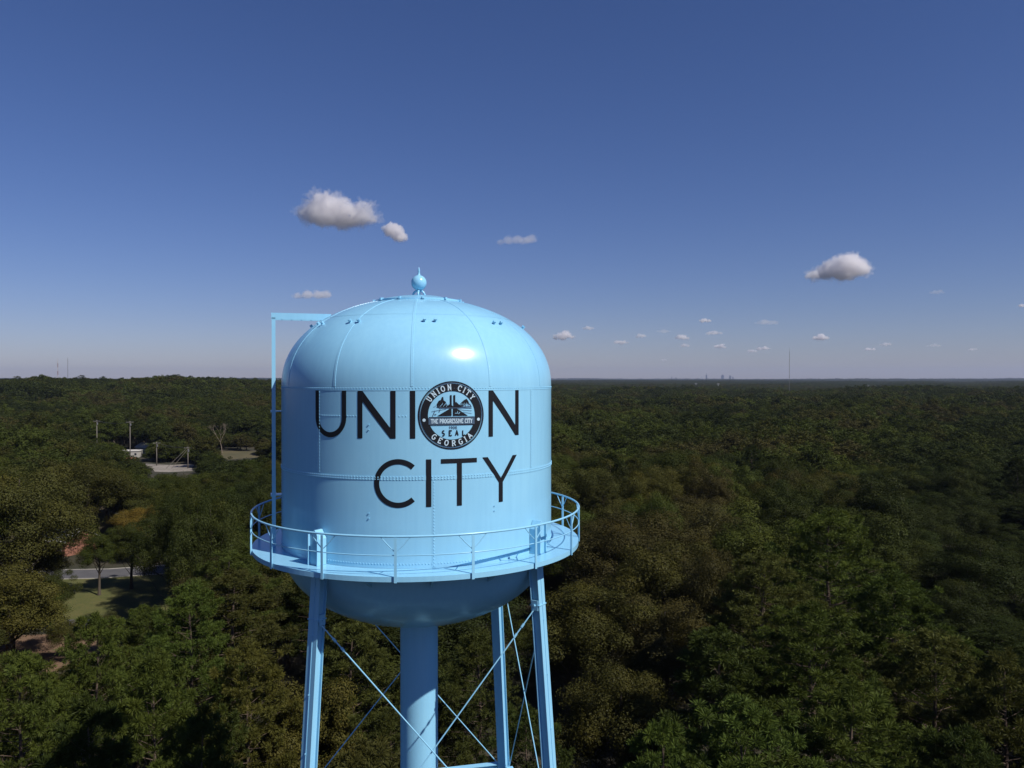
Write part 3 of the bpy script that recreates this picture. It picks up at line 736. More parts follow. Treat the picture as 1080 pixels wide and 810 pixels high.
def pine_geo(seed, Rc, Ht, n_branch, tuft_per, blades, blen, bw, ball=0):
    rng = np.random.default_rng(seed); rnd = random.Random(seed)
    limbs = []; tufts = []; dirs = []; bid = []
    zb_ = Ht * .42
    for i in range(n_branch):
        t = (i + rng.uniform(0, 1)) / n_branch; z = zb_ + (Ht * .97 - zb_) * t
        prof_ = (min(1, t / .25 + .45)) * (1 - t) ** .5 * 1.05 + .06
        L = Rc * prof_ * rng.uniform(.72, 1.15); ph = i * 2.39996 + rng.normal() * .4
        up = rng.uniform(.05, .35) + .55 * t
        A = np.array([0, 0, z]); Dv = np.array([math.cos(ph), math.sin(ph), up * .6]); B = A + Dv * L + np.array([0, 0, .12 * L])
        limbs.append((A, A + (B - A) * .8, i / n_branch))
        side = np.array([-math.sin(ph), math.cos(ph), 0])
        nt_ = max(3, int(tuft_per * (L / Rc) + 2))
        for k in range(nt_):
            f = 1 - rng.uniform(0, .72) ** 1.3; c = A + (B - A) * f
            sp = (1 - f) * L * .55 + .28
            c = c + side * rng.uniform(-1, 1) * sp * 1.15 + np.array([0, 0, rng.uniform(-.12, .5) * sp])
            tufts.append(c); dd = Dv * .7 + side * rng.normal() * .4 + np.array([0, 0, .75]); dirs.append(dd / np.linalg.norm(dd)); bid.append(i)
    for k in range(8):
        tufts.append(np.array([rng.normal() * .25, rng.normal() * .25, Ht - rng.uniform(-.1, 1.0)])); dirs.append(np.array([0, 0, 1.0])); bid.append(n_branch - 1)
    T = np.array(tufts); Dn = np.array(dirs); bid = np.array(bid); nT = len(T)
    if ball:     # needles stand round the shoot ends in dense round tufts
        ti = np.repeat(np.arange(nT), blades); n = len(ti); rt = (ball * rng.uniform(.7, 1.3, nT))[ti]
        d = rng.normal(size=(n, 3)) + Dn[ti] * .45; d /= np.linalg.norm(d, axis=1, keepdims=True)
        base = T[ti] + d * (rt * rng.uniform(.05, .4, n))[:, None]; ln = rt * rng.uniform(.6, .95, n)
        s_ = np.cross(d, rng.normal(size=(n, 3))); s_ /= np.linalg.norm(s_, axis=1, keepdims=True)
        tip = base + d * ln[:, None]; mid = base + d * (ln * .6)[:, None]
        v = np.stack([base, mid + s_ * bw, tip, mid - s_ * bw], 1).reshape(-1, 3)
        bv = rng.uniform(.3, .7, n_branch); tv = rng.normal(size=nT) * .16
        lv_ = np.clip(bv[bid[ti]] + tv[ti] + rng.normal(size=n) * .06, 0, 1); wt = np.clip(rng.normal(.08, .25, nT), 0, 1)
        return v, np.arange(n * 4).reshape(n, 4), lv_, wt[ti], limbs
    ti = np.repeat(np.arange(nT), blades); n = len(ti)
    d = rng.normal(size=(n, 3)) * .8 + Dn[ti] * .62; d /= np.linalg.norm(d, axis=1, keepdims=True)
    ln = blen * rng.uniform(.7, 1.25, n)
    base = T[ti] + rng.normal(size=(n, 3)) * .07
    s_ = np.cross(d, rng.normal(size=(n, 3))); s_ /= np.linalg.norm(s_, axis=1, keepdims=True)
    tip = base + d * ln[:, None]; mid = base + d * (ln * .55)[:, None]
    v = np.stack([base, mid + s_ * bw, tip, mid - s_ * bw], 1).reshape(-1, 3)
    bv = rng.uniform(.25, .8, n_branch); tv = rng.normal(size=nT) * .13
    lv_ = np.clip(bv[bid[ti]] + tv[ti] + rng.normal(size=n) * .08, 0, 1)
    wt = np.clip(rng.normal(.08, .22, nT), 0, 1); wm = wt[ti]
    return v, np.arange(n * 4).reshape(n, 4), lv_, wm, limbs
def make_pine(seed, Rc, Ht, n_branch, tuft_per, blades, blen, bw, leafmat, name):
    v, f, lv_, wm, limbs = pine_geo(seed, Rc, Ht, n_branch, tuft_per, blades, blen, bw, .40)
    me = raw_mesh(name + '_crown', v, f, lv_, wm, [leafmat])
    rnd = random.Random(seed); mb = MB()
    n = 8; tr = [(.15 * math.sin(i + seed), .12 * math.cos(i * 1.4 + seed) - .12 * math.cos(seed), Ht * .98 * i / n) for i in range(n + 1)]
    r0 = Ht * .0105 + .05; mb.tube(tr, [r0 * (1.25 if i == 0 else 1) * (1 - .9 * i / n) for i in range(n + 1)], 8)
    for A, B, q in limbs: mb.tube([A, (A + B) / 2 - np.array([0, 0, .1]), B], [.055 * (1.1 - q), .035 * (1.1 - q), .01], 4, caps=False)
    return me, mb
def mesh_of(mb, name, m):
    me = bpy.data.meshes.new(name); me.from_pydata(mb.v, [], mb.f); me.materials.append(m); me.update(); return me

# near detailed kinds
NEAR_B = []; NEAR_P = []
for i, (rc, ht, nc) in enumerate([(6.6, 21, 66000), (5.4, 19, 50000), (7.6, 22, 80000), (5.9, 22, 58000), (6.9, 20, 66000)]):
    me, tb = make_broadleaf(11 + i, rc, ht, nc, .175, LEAF_O, 'broadleaf'); NEAR_B.append((me, mesh_of(tb, 'trunk_mesh', BARK), rc, ht))
for i, (rc, ht, nb) in enumerate([(4.6, 22, 64), (5.4, 24, 76), (4.0, 20, 56), (5.0, 23, 70)]):
    me, tb = make_pine(40 + i, rc, ht, nb, 13, 84, .33, .024, LEAF_O, 'pine'); NEAR_P.append((me, mesh_of(tb, 'trunk_mesh', PINEBARK), rc, ht))
# colours (linear) with the words for them
TINT = {
 'dark green': (0.040, 0.050, 0.013), 'olive green': (0.058, 0.060, 0.017), 'brownish olive': (0.057, 0.053, 0.019),
 'mid green': (0.056, 0.072, 0.016), 'yellowish green': (0.084, 0.079, 0.020), 'rusty brown': (0.085, 0.056, 0.024), 'golden yellow': (0.130, 0.092, 0.020),
 'deep green': (0.030, 0.040, 0.012)}
rnd = random.Random(5)
trees = []     # x, y, radius of every placed tree
protos = {}
def tree(kind, x, y, ht, rad, colour, label, group=None, var=None, z=0.0):
    lib = NEAR_P if kind == 'pine' else NEAR_B
    vi = var if var is not None else rnd.randrange(len(lib))
    me, tm, rc, hh = lib[vi]
    name = 'pine_tree' if kind == 'pine' else 'broadleaf_tree'
    s = ht / hh; sr = rad / rc
    if (kind, vi) not in protos:
        root = empty(name); cr_ = bpy.data.objects.new('crown', me); tr_ = bpy.data.objects.new('trunk', tm)
        for o in (cr_, tr_): C.objects.link(o); o.parent = root
        protos[(kind, vi)] = (root, cr_, tr_); new = (root, cr_, tr_)
    else:
        r0, c0, t0 = protos[(kind, vi)]
        r1 = r0.copy(); c1 = c0.copy(); t1 = t0.copy()
        for o in (r1, c1, t1): C.objects.link(o)
        c1.parent = r1; t1.parent = r1; new = (r1, c1, t1)
        if 'group' in r1: del r1['group']
    root, cr_, tr_ = new
    root.location = (x, y, z); root.rotation_euler = (0, 0, rnd.uniform(0, 2 * PI)); root.scale = (sr, sr, s)
    t = TINT[colour]; j = rnd.uniform(.85, 1.15); cr_.color = (t[0] * j * rnd.uniform(.94, 1.06), t[1] * j, t[2] * j, 1)
    tag(root, label, 'tree', group)
    trees.append((x, y, rad)); return root
def hero(kind, px, py, Y, rpx, colour, label, var=None):
    """tree whose top shows at pixel (px, py) at depth Y with a crown rpx pixels in radius"""
    rad = rpx * Y / F; ht = Zp(py, Y)
    o = tree(kind, X(px, Y), Y, ht, rad, colour, label, None, var)
    if kind == 'pine':      # needles tinted lighter, a fresher green than the oaks
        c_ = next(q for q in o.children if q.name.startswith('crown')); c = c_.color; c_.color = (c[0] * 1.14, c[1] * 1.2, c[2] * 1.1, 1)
    return o
# bottom left pines
hero('pine', 100, 652, 54, 62, 'mid green', 'mid green pine whose rounded top rises just right of the bare clay patch', 1)
hero('pine', 22, 690, 47, 78, 'mid green', 'mid green pine in the bottom left corner below the clay patch', 3)
hero('pine', 160, 690, 46, 66, 'mid green', 'pine half covered by the dark shadow of the water tower', 0)
hero('pine', 200, 616, 66, 58, 'mid green', 'tall pine rising right of the lawn with the lone tree', 3)
hero('pine', 262, 680, 55, 62, 'yellowish green', 'yellowish green pine just left of the front left tower leg', 0)
hero('pine', 90, 738, 38, 80, 'dark green', 'dark green pine at the bottom edge, below the rounded pine top by the clay', 2)
hero('pine', 215, 752, 39, 80, 'dark green', 'dark shadowed pine at the bottom edge left of the tower legs', 1)
# behind the legs
hero('pine', 372, 655, 62, 58, 'olive green', 'olive pine seen between the front left leg and the riser pipe', 2)
hero('pine', 505, 668, 60, 60, 'olive green', 'olive pine seen between the riser pipe and the back right leg', 3)
hero('pine', 410, 752, 47, 64, 'olive green', 'low olive pine at the bottom edge against the riser pipe', 0)
hero('pine', 556, 748, 47, 66, 'dark green', 'dark green pine at the bottom edge behind the right tower legs', 1)
hero('broadleaf', 320, 700, 58, 60, 'yellowish green', 'yellowish broadleaf tree behind the front left tower leg', 1)
# right hand mass of pines
hero('pine', 876, 541, 78, 80, 'mid green', 'tallest pine of the right hand pine stand, its top highest in the stand', 1)
hero('pine', 806, 584, 70, 75, 'olive green', 'olive green pine on the left shoulder of the tallest right hand pine', 3)
hero('pine', 945, 606, 66, 80, 'mid green', 'pine on the right shoulder of the tallest right hand pine', 0)
hero('pine', 858, 640, 56, 95, 'mid green', 'broad mid green pine directly below the tallest right hand pine', 1)
hero('pine', 762, 664, 56, 80, 'dark green', 'dark green pine on the left flank of the right hand pine stand', 2)
hero('pine', 985, 668, 56, 90, 'olive green', 'olive pine lower on the right flank of the pine stand', 3)
hero('pine', 900, 725, 44, 117, 'mid green', 'large mid green pine at the bottom edge below the stand centre', 1)
hero('pine', 785, 742, 42, 102, 'mid green', 'bright tufted pine at the bottom edge left of the largest bottom pine', 0)
hero('pine', 700, 762, 40, 70, 'mid green', 'small mid green pine top at the bottom edge right of the tower', 2)
hero('pine', 1062, 688, 50, 66, 'olive green', 'olive pine cut by the right edge of the picture', 2)
hero('pine', 1015, 770, 38, 88, 'dark green', 'dark green pine in the bottom right corner', 3)
# brownish broadleaf trees right of the tower
hero('broadleaf', 668, 532, 112, 82, 'brownish olive', 'large brownish olive broadleaf tree just right of the catwalk', 2)
hero('broadleaf', 742, 522, 128, 66, 'brownish olive', 'brownish broadleaf tree right of the large one beside the catwalk', 4)
hero('broadleaf', 632, 600, 84, 70, 'olive green', 'olive broadleaf tree right of the front right tower leg', 0)
hero('broadleaf', 705, 622, 80, 66, 'brownish olive', 'brownish broadleaf tree left of the pine stand', 3)
hero('broadleaf', 655, 690, 62, 72, 'olive green', 'low olive broadleaf tree right of the tower legs near the bottom edge', 4)
hero('broadleaf', 1035, 560, 112, 62, 'deep green', 'very dark broadleaf tree at the right edge beyond the pine stand', 0)
hero('broadleaf', 962, 528, 150, 52, 'deep green', 'very dark green broadleaf tree just beyond the tallest pine to the right', 2)
# dome of the mid distance
hero('broadleaf', 715, 468, 190, 64, 'dark green', 'broad rounded dark green crown forming a dome right of the tower catwalk', 2)
hero('broadleaf', 640, 474, 188, 52, 'dark green', 'dark green round crown left of the broad dome beside the tank', 0)
hero('broadleaf', 790, 492, 178, 44, 'dark green', 'dark green crown on the right slope of the broad dome', 1)
# left hand broadleaf trees
hero('broadleaf', 22, 480, 118, 74, 'olive green', 'large olive broadleaf tree at the left edge above the clay patch', 2)
hero('broadleaf', 92, 474, 172, 52, 'olive green', 'olive broadleaf tree whose crown edge meets the far forest on the left', 4)
hero('broadleaf', 8, 590, 96, 56, 'yellowish green', 'yellowish broadleaf tree at the left edge beside the lawn', 1)
hero('broadleaf', 180, 512, 178, 46, 'olive green', 'olive broadleaf tree in front of the pale parking lot', 0)
hero('broadleaf', 240, 510, 172, 44, 'mid green', 'mid green broadleaf tree just left of the catwalk railing', 3)
hero('broadleaf', 138, 546, 141, 24, 'dark green', 'small lone dark tree on the lawn with its pale trunk showing', 1)
hero('broadleaf', 104, 552, 137, 20, 'mid green', 'slim tree on the lawn left of the lone dark one', 3)
hero('broadleaf', 150, 530, 162, 30, 'golden yellow', 'golden yellow autumn tree behind the lone lawn tree', 4)
hero('broadleaf', 205, 545, 150, 40, 'brownish olive', 'brownish broadleaf tree right of the golden autumn tree', 0)

for px_, Y_, h_, l_ in ((182, 114, 22, 'nearest of the three trees shading the right end of the lawn'), (190, 124, 23, 'middle tree of the three shading the right end of the lawn'), (190, 135, 21, 'farthest of the three trees shading the right end of the lawn'), (222, 104, 24, 'tall dark tree right of the trees that shade the lawn, nearer the catwalk'), (208, 112, 24, 'tall dark tree standing between the lawn shading trees and the tower shadow')):
    tree('broadleaf', X(px_, Y_), Y_, h_, 4.8, 'dark green', l_, None, 0)
hero('broadleaf', 600, 640, 88, 50, 'olive green', 'olive tree whose crown fills the gap right of the front right leg', 3)
hero('broadleaf', 575, 650, 100, 44, 'dark green', 'dark tree seen between the two right hand tower legs', 2)
hero('broadleaf', 58, 598, 118, 20, 'dark green', 'small dark tree on the near left corner of the lawn', 1)
hero('broadleaf', 110, 646, 106, 22, 'olive green', 'low olive tree between the lower road and the pine tops', 4)
hero('pine', 150, 640, 84, 34, 'mid green', 'bushy pine top just below the lower right corner of the lawn', 0)
hero('broadleaf', 68, 650, 104, 20, 'olive green', 'low olive tree between the lawn and the bare clay patch', 2)
hero('broadleaf', 30, 556, 126, 46, 'olive green', 'olive tree at the left hiding the near end of the upper road', 3)
hero('broadleaf', 12, 622, 104, 52, 'mid green', 'low green tree at the left edge above the clay patch corner', 0)
# protected views: (x0, x1, y0, y1, depth) nothing nearer may cover them
PROT = [(58, 152, 606, 642, 150), (24, 52, 666, 696, 112), (62, 88, 568, 602, 185), (130, 158, 467, 484, 345), (155, 206, 484, 496.5, 335), (161, 202, 468, 494, 330), (226, 286, 473.5, 480, 400), (92, 112, 443, 462, 380)]
def crown_ok(x, y, ht, rad, z=0):
    px = 540 + x / y * F; rp = rad / y * F; top = 400 + (H - z - ht) / y * F; bot = 400 + (H - z) / y * F
    for (x0, x1, y0, y1, Yd) in PROT:
        if y < Yd and px + rp * .9 > x0 and px - rp * .9 < x1 and top < y1 and bot > y0: return False
    return True
CLEAR = [(-118, -48, 144, 160), (-88, -54, 122, 150), (-80, -60, 112, 122), (-106, -95, 150, 175)]   # road, lawn, driveway
def clear_ok(x, y):
    for (x0, x1, y0, y1) in CLEAR:
        if x0 < x < x1 and y0 < y < y1: return False
    if math.hypot(x - TX, y - TY) < 8.5: return False
    if 300 < y < 470:
        px = 540 + x / y * F; py = 400 + H * F / y
        if (147 < px < 212 and 483 < py < 499) or (212 < px < 320 and 470 < py < 482.5) or (126 < px < 160 and 479 < py < 497): return False
    return True
# candidates for the rest of the nearer canopy
rg = random.Random(21)
cands = []
sp = 10.2
for i in range(-36, 37):
    for j in range(0, 50):
        x = (i + (j % 2) * .5) * sp + rg.uniform(-3, 3); y = 14 + j * sp * .87 + rg.uniform(-2.8, 2.8)
        if y > 430: continue
        n_ = noise.noise(Vector((x / 45, y / 45, 3.3)))
        ht = 18.0 + 6.0 * n_ + rg.uniform(-3.2, 3.2)
        rad = rg.uniform(5.4, 8.4)
        px_ = 540 + x / y * F
        if px_ > 925 and 74 < y < 150: ht *= .62
        elif 800 < px_ < 880 and 84 < y < 125: ht *= .72
        elif 560 < px_ < 830 and 150 < y < 200: ht = max(ht, 20) + 1.5
        elif 815 < px_ < 1000 and 150 < y < 215: ht *= .8
        ok = False
        for k in range(6):
            if crown_ok(x, y, ht, rad): ok = True; break
            ht *= .86; rad *= .9
        if not ok or ht < 8 or not clear_ok(x, y): continue
        if any((x - a) ** 2 + (y - b) ** 2 < (0.62 * c + 0.62 * rad) ** 2 for a, b, c in trees): continue
        cands.append((x, y, ht, rad))
cands.sort(key=lambda c: math.hypot(c[0], c[1]))
rest = []; n_ind = len(trees); named = []
def zone(px, y):
    for lim, s_ in ((110, 'at the left edge'), (200, 'below the pale parking lot'), (290, 'left of the catwalk'), (440, 'behind the left tower legs'), (590, 'behind the right tower legs'), (700, 'just right of the catwalk'), (820, 'left of the pine stand'), (950, 'around the pine stand'), (9999, 'near the right edge')):
        if px < lim: break
    for lim, d_ in ((60, 'low'), (95, 'near'), (130, 'mid distance'), (165, 'farther'), (9999, 'farthest')):
        if y < lim: break
    return d_, s_
def pick_colour(x, y, px, r_):
    n_ = noise.noise(Vector((x / 34, y / 34, 9.1)))
    v = n_ * .75 + r_.uniform(-.22, .22) - .09
    if px > 915 and y < 260: v -= .38
    if v < -.28: return 'deep green'
    if v < -.05: return 'dark green'
    if v < .10: return 'mid green'
    if v < .26: return 'olive green'
    if v < .42: return 'brownish olive'
    return r_.choice(['yellowish green', 'rusty brown', 'yellowish green', 'brownish olive', 'brownish olive'])
for (x, y, ht, rad) in cands:
    px = 540 + x / y * F; rp = rad / y * F; top = 400 + (H - ht) / y * F
    vis = (px + rp > 0 and px - rp < 1080 and top < 820 and y > 22)
    if vis and px > 310 and px < 575 and top < 640 and y > 60 and rg.random() < 0: vis = False
    if vis and n_ind < 296:
        n_ind += 1; col = pick_colour(x, y, px, rg); kind = 'broadleaf'
        if (y < 90 and rg.random() < (.7 if (px > 700 or px < 250) else .35)) or rg.random() < .10: kind = 'pine'; rad *= .78; col = col if col in ('deep green', 'dark green', 'mid green', 'olive green', 'yellowish green') else 'olive green'
        d_, s_ = zone(px, y); sz_ = 'broad' if rad > 6 else 'small' if ht < 15 else ''
        lab = f"{sz_} {col} {kind} tree {s_}, {d_}".strip()
        named.append((lab, px, tree(kind, x, y, ht, rad, col, lab, 'trees of the canopy around the water tower')))
    else: rest.append((x, y, 0.0, ht, rad))

ORD = ['', 'second', 'third', 'fourth', 'fifth', 'sixth', 'seventh', 'eighth']
CNT = {2: 'two', 3: 'three', 4: 'four', 5: 'five', 6: 'six', 7: 'seven', 8: 'eight', 9: 'nine'}
for lab in sorted(set(n_[0] for n_ in named)):
    g = sorted([n_ for n_ in named if n_[0] == lab], key=lambda n_: n_[1])
    if len(g) < 2: continue
    for k, (l_, px, o) in enumerate(g):
        pos = 'leftmost' if k == 0 else 'rightmost' if k == len(g) - 1 else ORD[min(k, 7)]
        o['label'] = f"{pos} of {CNT.get(len(g), 'many')} {lab.replace(' tree ', ' trees ')}"
# ------------------------------------------------------------------ the wood beyond: one object of instances
def points_forest(name, sources, pts, label):
    """pts: x y z ht rad tint idx"""
    col = bpy.data.collections.new(name + '_kinds')
    dims = []
    for k, (me, rc, hh) in enumerate(sources):
        o = bpy.data.objects.new(f'{name}_kind_{k:02d}', me); col.objects.link(o); dims.append((rc, hh))
    n = len(pts); me = bpy.data.meshes.new(name); me.vertices.add(n)
    A = np.array([p[:3] for p in pts], np.float32); me.vertices.foreach_set('co', A.ravel())
    scl = np.array([(p[4] / dims[p[6]][0], p[4] / dims[p[6]][0], p[3] / dims[p[6]][1]) for p in pts], np.float32)
    rot = np.zeros((n, 3), np.float32); rot[:, 2] = np.random.default_rng(3).uniform(0, 2 * PI, n)
    for nm, ty, key, arr in (('scl', 'FLOAT_VECTOR', 'vector', scl), ('rot', 'FLOAT_VECTOR', 'vector', rot)):
        a = me.attributes.new(nm, ty, 'POINT'); a.data.foreach_set(key, arr.ravel())
    a = me.attributes.new('kind_index', 'INT', 'POINT'); a.data.foreach_set('value', np.array([p[6] for p in pts], np.int32))
    a = me.attributes.new('tint', 'FLOAT_COLOR', 'POINT'); a.data.foreach_set('color', np.array([(*p[5], 1) for p in pts], np.float32).ravel())
    o = bpy.data.objects.new(name, me); C.objects.link(o)
    ng = bpy.data.node_groups.new(name + '_nodes', 'GeometryNodeTree')
    ng.interface.new_socket('Geometry', in_out='INPUT', socket_type='NodeSocketGeometry'); ng.interface.new_socket('Geometry', in_out='OUTPUT', socket_type='NodeSocketGeometry')
    N = ng.nodes; gi = N.new('NodeGroupInput'); go = N.new('NodeGroupOutput'); io = N.new('GeometryNodeInstanceOnPoints'); ci = N.new('GeometryNodeCollectionInfo')
    ci.inputs['Collection'].default_value = col; ci.inputs['Separate Children'].default_value = True; ci.inputs['Reset Children'].default_value = True
    def na(nm, ty):
        q = N.new('GeometryNodeInputNamedAttribute'); q.data_type = ty; q.inputs['Name'].default_value = nm; return q.outputs['Attribute']
    l = ng.links; l.new(gi.outputs[0], io.inputs['Points']); l.new(ci.outputs[0], io.inputs['Instance']); io.inputs['Pick Instance'].default_value = True
    l.new(na('kind_index', 'INT'), io.inputs['Instance Index']); l.new(na('rot', 'FLOAT_VECTOR'), io.inputs['Rotation']); l.new(na('scl', 'FLOAT_VECTOR'), io.inputs['Scale'])
    l.new(io.outputs[0], go.inputs[0])
    md = o.modifiers.new('instances', 'NODES'); md.node_group = ng
    tag(o, label, 'forest', kind='stuff'); return o
def forest_src(seed, rc, ht, nc, card, pine=False):
    if pine:
        v, f, lv_, wm, limbs = pine_geo(seed, rc, ht, 44, 8, 6, .75, .10)
        me = raw_mesh('forest_pine', v, f, lv_, wm, [LEAF_I, BARK]); return me, rc, ht
    p, nm, sz, lv_, wm, rng, cen, rad = broadleaf_cards(seed, rc, ht * .68, nc, card, ht * .30)
    me = cards_mesh('forest_crown', p, nm, sz, .8, lv_, wm, LEAF_I, rng)
    # trunk and limbs as four-sided bars appended as bark faces
    tb = limb_mesh(seed, ht * .8, .42, [tuple(c) for c in cen[::11]])
    b = bmesh.new(); b.from_mesh(me); me2 = bpy.data.meshes.new('t'); me2.from_pydata(tb.v, [], tb.f); k = len(b.faces); b.from_mesh(me2)
    b.faces.ensure_lookup_table()
    for f in b.faces[k:]: f.material_index = 1
    me.materials.append(BARK); b.to_mesh(me); b.free()
    return me, rc, ht
SRC_M = [forest_src(70 + i, 5.8, 21, 9000, .42) for i in range(4)] + [forest_src(90, 4.2, 22, 0, 0, True)]
SRC_F = [forest_src(80 + i, 5.8, 21, 2600, .75) for i in range(4)] + [forest_src(95, 4.2, 22, 0, 0, True)]
FT = ['deep green', 'dark green', 'dark green', 'mid green', 'olive green', 'olive green', 'brownish olive']
def ftint(x, y, r_):
    px = 540 + x / max(y, 1) * F; c = pick_colour(x * .6, y * .6, px if y < 260 else 500, r_)
    if c in ('golden yellow', 'rusty brown') and r_.random() < .6: c = 'olive green'
    t = TINT[c]; j = r_.uniform(.8, 1.2); return (t[0] * j, t[1] * j, t[2] * j)
mid = []; far = []
def aux_kind(r_): return 4 if r_.random() < .14 else r_.randrange(4)
for (x, y, z, ht, rad) in rest: mid.append((x, y, z, ht, rad, ftint(x, y, rg), aux_kind(rg)))
for (pa, pb, ya, yb, n_) in ((163, 214, 483.5, 488.3, 34), (212, 320, 469.0, 472.0, 40), (212, 262, 473, 476, 9), (270, 320, 477, 484, 14), (120, 150, 499, 504, 8), (206, 232, 487, 500, 14), (45, 150, 594, 600, 0)):
    for k in range(n_):
        gx, gy = ground_at(rg.uniform(pa, pb), rg.uniform(ya, yb))
        mid.append((gx, gy, -2.2, rg.uniform(7, 13), rg.uniform(3.2, 5.2), ftint(gx, gy, rg), rg.randrange(4)))
n_rest = len(mid)
def scatter(y0, y1, sp, out, hb):
    j = 0; y = y0
    while y < y1:
        half = y * .74 + 40; n = int(half * 2 / sp)
        for i in range(n):
            x = -half + (i + (j % 2) * .5) * sp + rg.uniform(-.33, .33) * sp; yy = y + rg.uniform(-.3, .3) * sp
            if not clear_ok(x, yy): continue
            z = float(terrain(x, yy)); n_ = noise.noise(Vector((x / 75, yy / 75, 1.3))) + .5 * noise.noise(Vector((x / 34, yy / 34, 5.3)))
            ht = hb + 10.0 * n_ + rg.uniform(-2.5, 2.5); rad = rg.uniform(5.0, 7.6) * (sp / 9.6) * (1 + .25 * n_)
            ok = False
            for k in range(6):
                if crown_ok(x, yy, ht, rad, z): ok = True; break
                ht *= .86; rad *= .93
            if not ok or ht < 7: continue
            out.append((x, yy, z, ht, rad, ftint(x, yy, rg), aux_kind(rg)))
        y += sp * .87; j += 1
scatter(432, 620, 10.4, mid, 19.5); scatter(620, 1500, 11.5, far, 19.5)
points_forest('forest', SRC_M, mid, 'unbroken green canopy of woodland from the clearings back to the far ridge')
points_forest('distant_forest', SRC_F, far, 'darker distant woodland canopy rolling back towards the horizon')

# far canopy: a lumpy sheet of crowns from 1.45 km to the horizon
def far_canopy():
    na = 900; nr = 430
    ang = np.linspace(R(-44), R(44), na); rr = np.concatenate([np.geomspace(1430, 6000, 330), np.geomspace(6060, 21300, nr - 330)])
    rg_ = np.random.default_rng(8); RR, AA = np.meshgrid(rr, ang, indexing='ij')
    RR = RR * (1 + rg_.normal(size=RR.shape) * .0006)
    AA = AA + rg_.normal(size=AA.shape) * R(.02)
    x = RR * np.sin(AA); y = RR * np.cos(AA)
    def hsh(i, j, k): 
        q = np.sin(i * 127.1 + j * 311.7 + k * 74.7) * 43758.5453; return q - np.floor(q)
    s_ = 11.0; gi = np.floor(x / s_); gj = np.floor(y / s_); best = np.full(x.shape, -1e9); idv = np.zeros(x.shape)
    for di in (-1, 0, 1):
        for dj in (-1, 0, 1):
            a = gi + di; b = gj + dj; cx = (a + hsh(a, b, 1)) * s_; cy_ = (b + hsh(a, b, 2)) * s_
            h = 14 + 9 * hsh(a, b, 3) - ((x - cx) ** 2 + (y - cy_) ** 2) / 9.0
            mk = h > best; best = np.where(mk, h, best); idv = np.where(mk, hsh(a, b, 4), idv)
    z = terrain(x, y) + np.maximum(best, 6)
    z[0, :] = terrain(x[0], y[0]) - 1
    v = np.stack([x, y, z], -1).reshape(-1, 3)
    i, j = np.meshgrid(np.arange(nr - 1), np.arange(na - 1), indexing='ij'); a = i * na + j
    f = np.stack([a, a + 1, a + na + 1, a + na], -1).reshape(-1, 4)
    lvv = rg_.uniform(.2, .75, len(f))
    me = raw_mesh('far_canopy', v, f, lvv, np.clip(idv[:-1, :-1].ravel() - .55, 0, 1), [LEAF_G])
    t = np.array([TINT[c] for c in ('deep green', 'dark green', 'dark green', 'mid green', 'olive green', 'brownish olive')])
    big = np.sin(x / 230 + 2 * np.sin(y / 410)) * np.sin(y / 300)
    q = np.clip(((idv * .6 + .4 * (big * .5 + .5)) * len(t)).astype(int), 0, len(t) - 1); colr = t[q] * .5  # tints darkened in place of the shade between crowns that the sheet lacks
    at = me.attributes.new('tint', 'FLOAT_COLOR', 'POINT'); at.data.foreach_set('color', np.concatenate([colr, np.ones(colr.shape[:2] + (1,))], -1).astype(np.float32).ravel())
    me.polygons.foreach_set('use_smooth', [True] * len(f))
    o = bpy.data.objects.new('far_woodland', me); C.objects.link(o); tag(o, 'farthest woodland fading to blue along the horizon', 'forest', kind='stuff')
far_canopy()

# ------------------------------------------------------------------ a bare dead tree by the back road
def bare_tree(x, y, ht, label):
    rr = random.Random(9); mb = MB()
    def grow(p, d, L, r, dep):
        n = 3; pts = [p]; q = p.copy(); dd = d.copy()
        for i in range(n):
            dd = (dd + Vector((rr.uniform(-.2, .2), rr.uniform(-.2, .2), .08))).normalized(); q = q + dd * L / n; pts.append(q.copy())
        mb.tube(pts, [r * (1 - .5 * i / n) for i in range(n + 1)], 6, caps=False)
        if dep:
            for k in range(3):
                e = (dd + Vector((rr.uniform(-.8, .8), rr.uniform(-.8, .8), rr.uniform(-.1, .6)))).normalized(); grow(q, e, L * .68, r * .5, dep - 1)
    root = empty('bare_tree', (x, y, 0)); tag(root, label, 'tree')
    grow(Vector((0, 0, 0)), Vector((0, 0, 1)), ht * .42, .2, 4); mb.build('trunk', PALEBARK, root, fix=False)
Yb = 392; bare_tree(X(234, Yb), Yb, 15, 'bare pale dead tree standing above the back road')

# ------------------------------------------------------------------ utility poles and line
def pole(px, py0, py1, label, arm=True, lean=0):
    Y = H * F / (py1 - 400); h = (py1 - py0) / F * Y
    root = empty('utility_pole', (X(px, Y), Y, 0), rz=R(12)); tag(root, label, 'utility pole', None)
    mb = MB(); mb.tube([(0, 0, -.3), (lean * .5, 0, h * .5), (lean, 0, h)], [.24, .2, .15], 8); mb.build('shaft', POLEWOOD, root, smooth=True)
    if arm:
        mb = MB(); mb.box((lean, -.2, h - .6), (3.0, .14, .18)); ar = mb.build('crossarm', POLEWOOD, root)
        for sx in (-1.35, -.6, .6, 1.35):
            q = MB(); q.tube([(lean + sx, -.2, h - .51), (lean + sx, -.2, h - .25)], [.07, .05], 6); q.build('insulator', DARKIRON, ar)
        mb = MB(); mb.tube([(.35, -.25, h - 2.2), (.35, -.25, h - 1.2)], .22, 10); mb.build('transformer', DARKIRON, root)
    return Vector((X(px, Y), Y - .2, h - .35))
p1 = pole(165, 466, 491, 'thin pole rising from the pale parking lot, nearest the dark trees')
p2 = pole(198, 471, 494, 'stout pale pole with slanting braces at the right end of the parking lot')
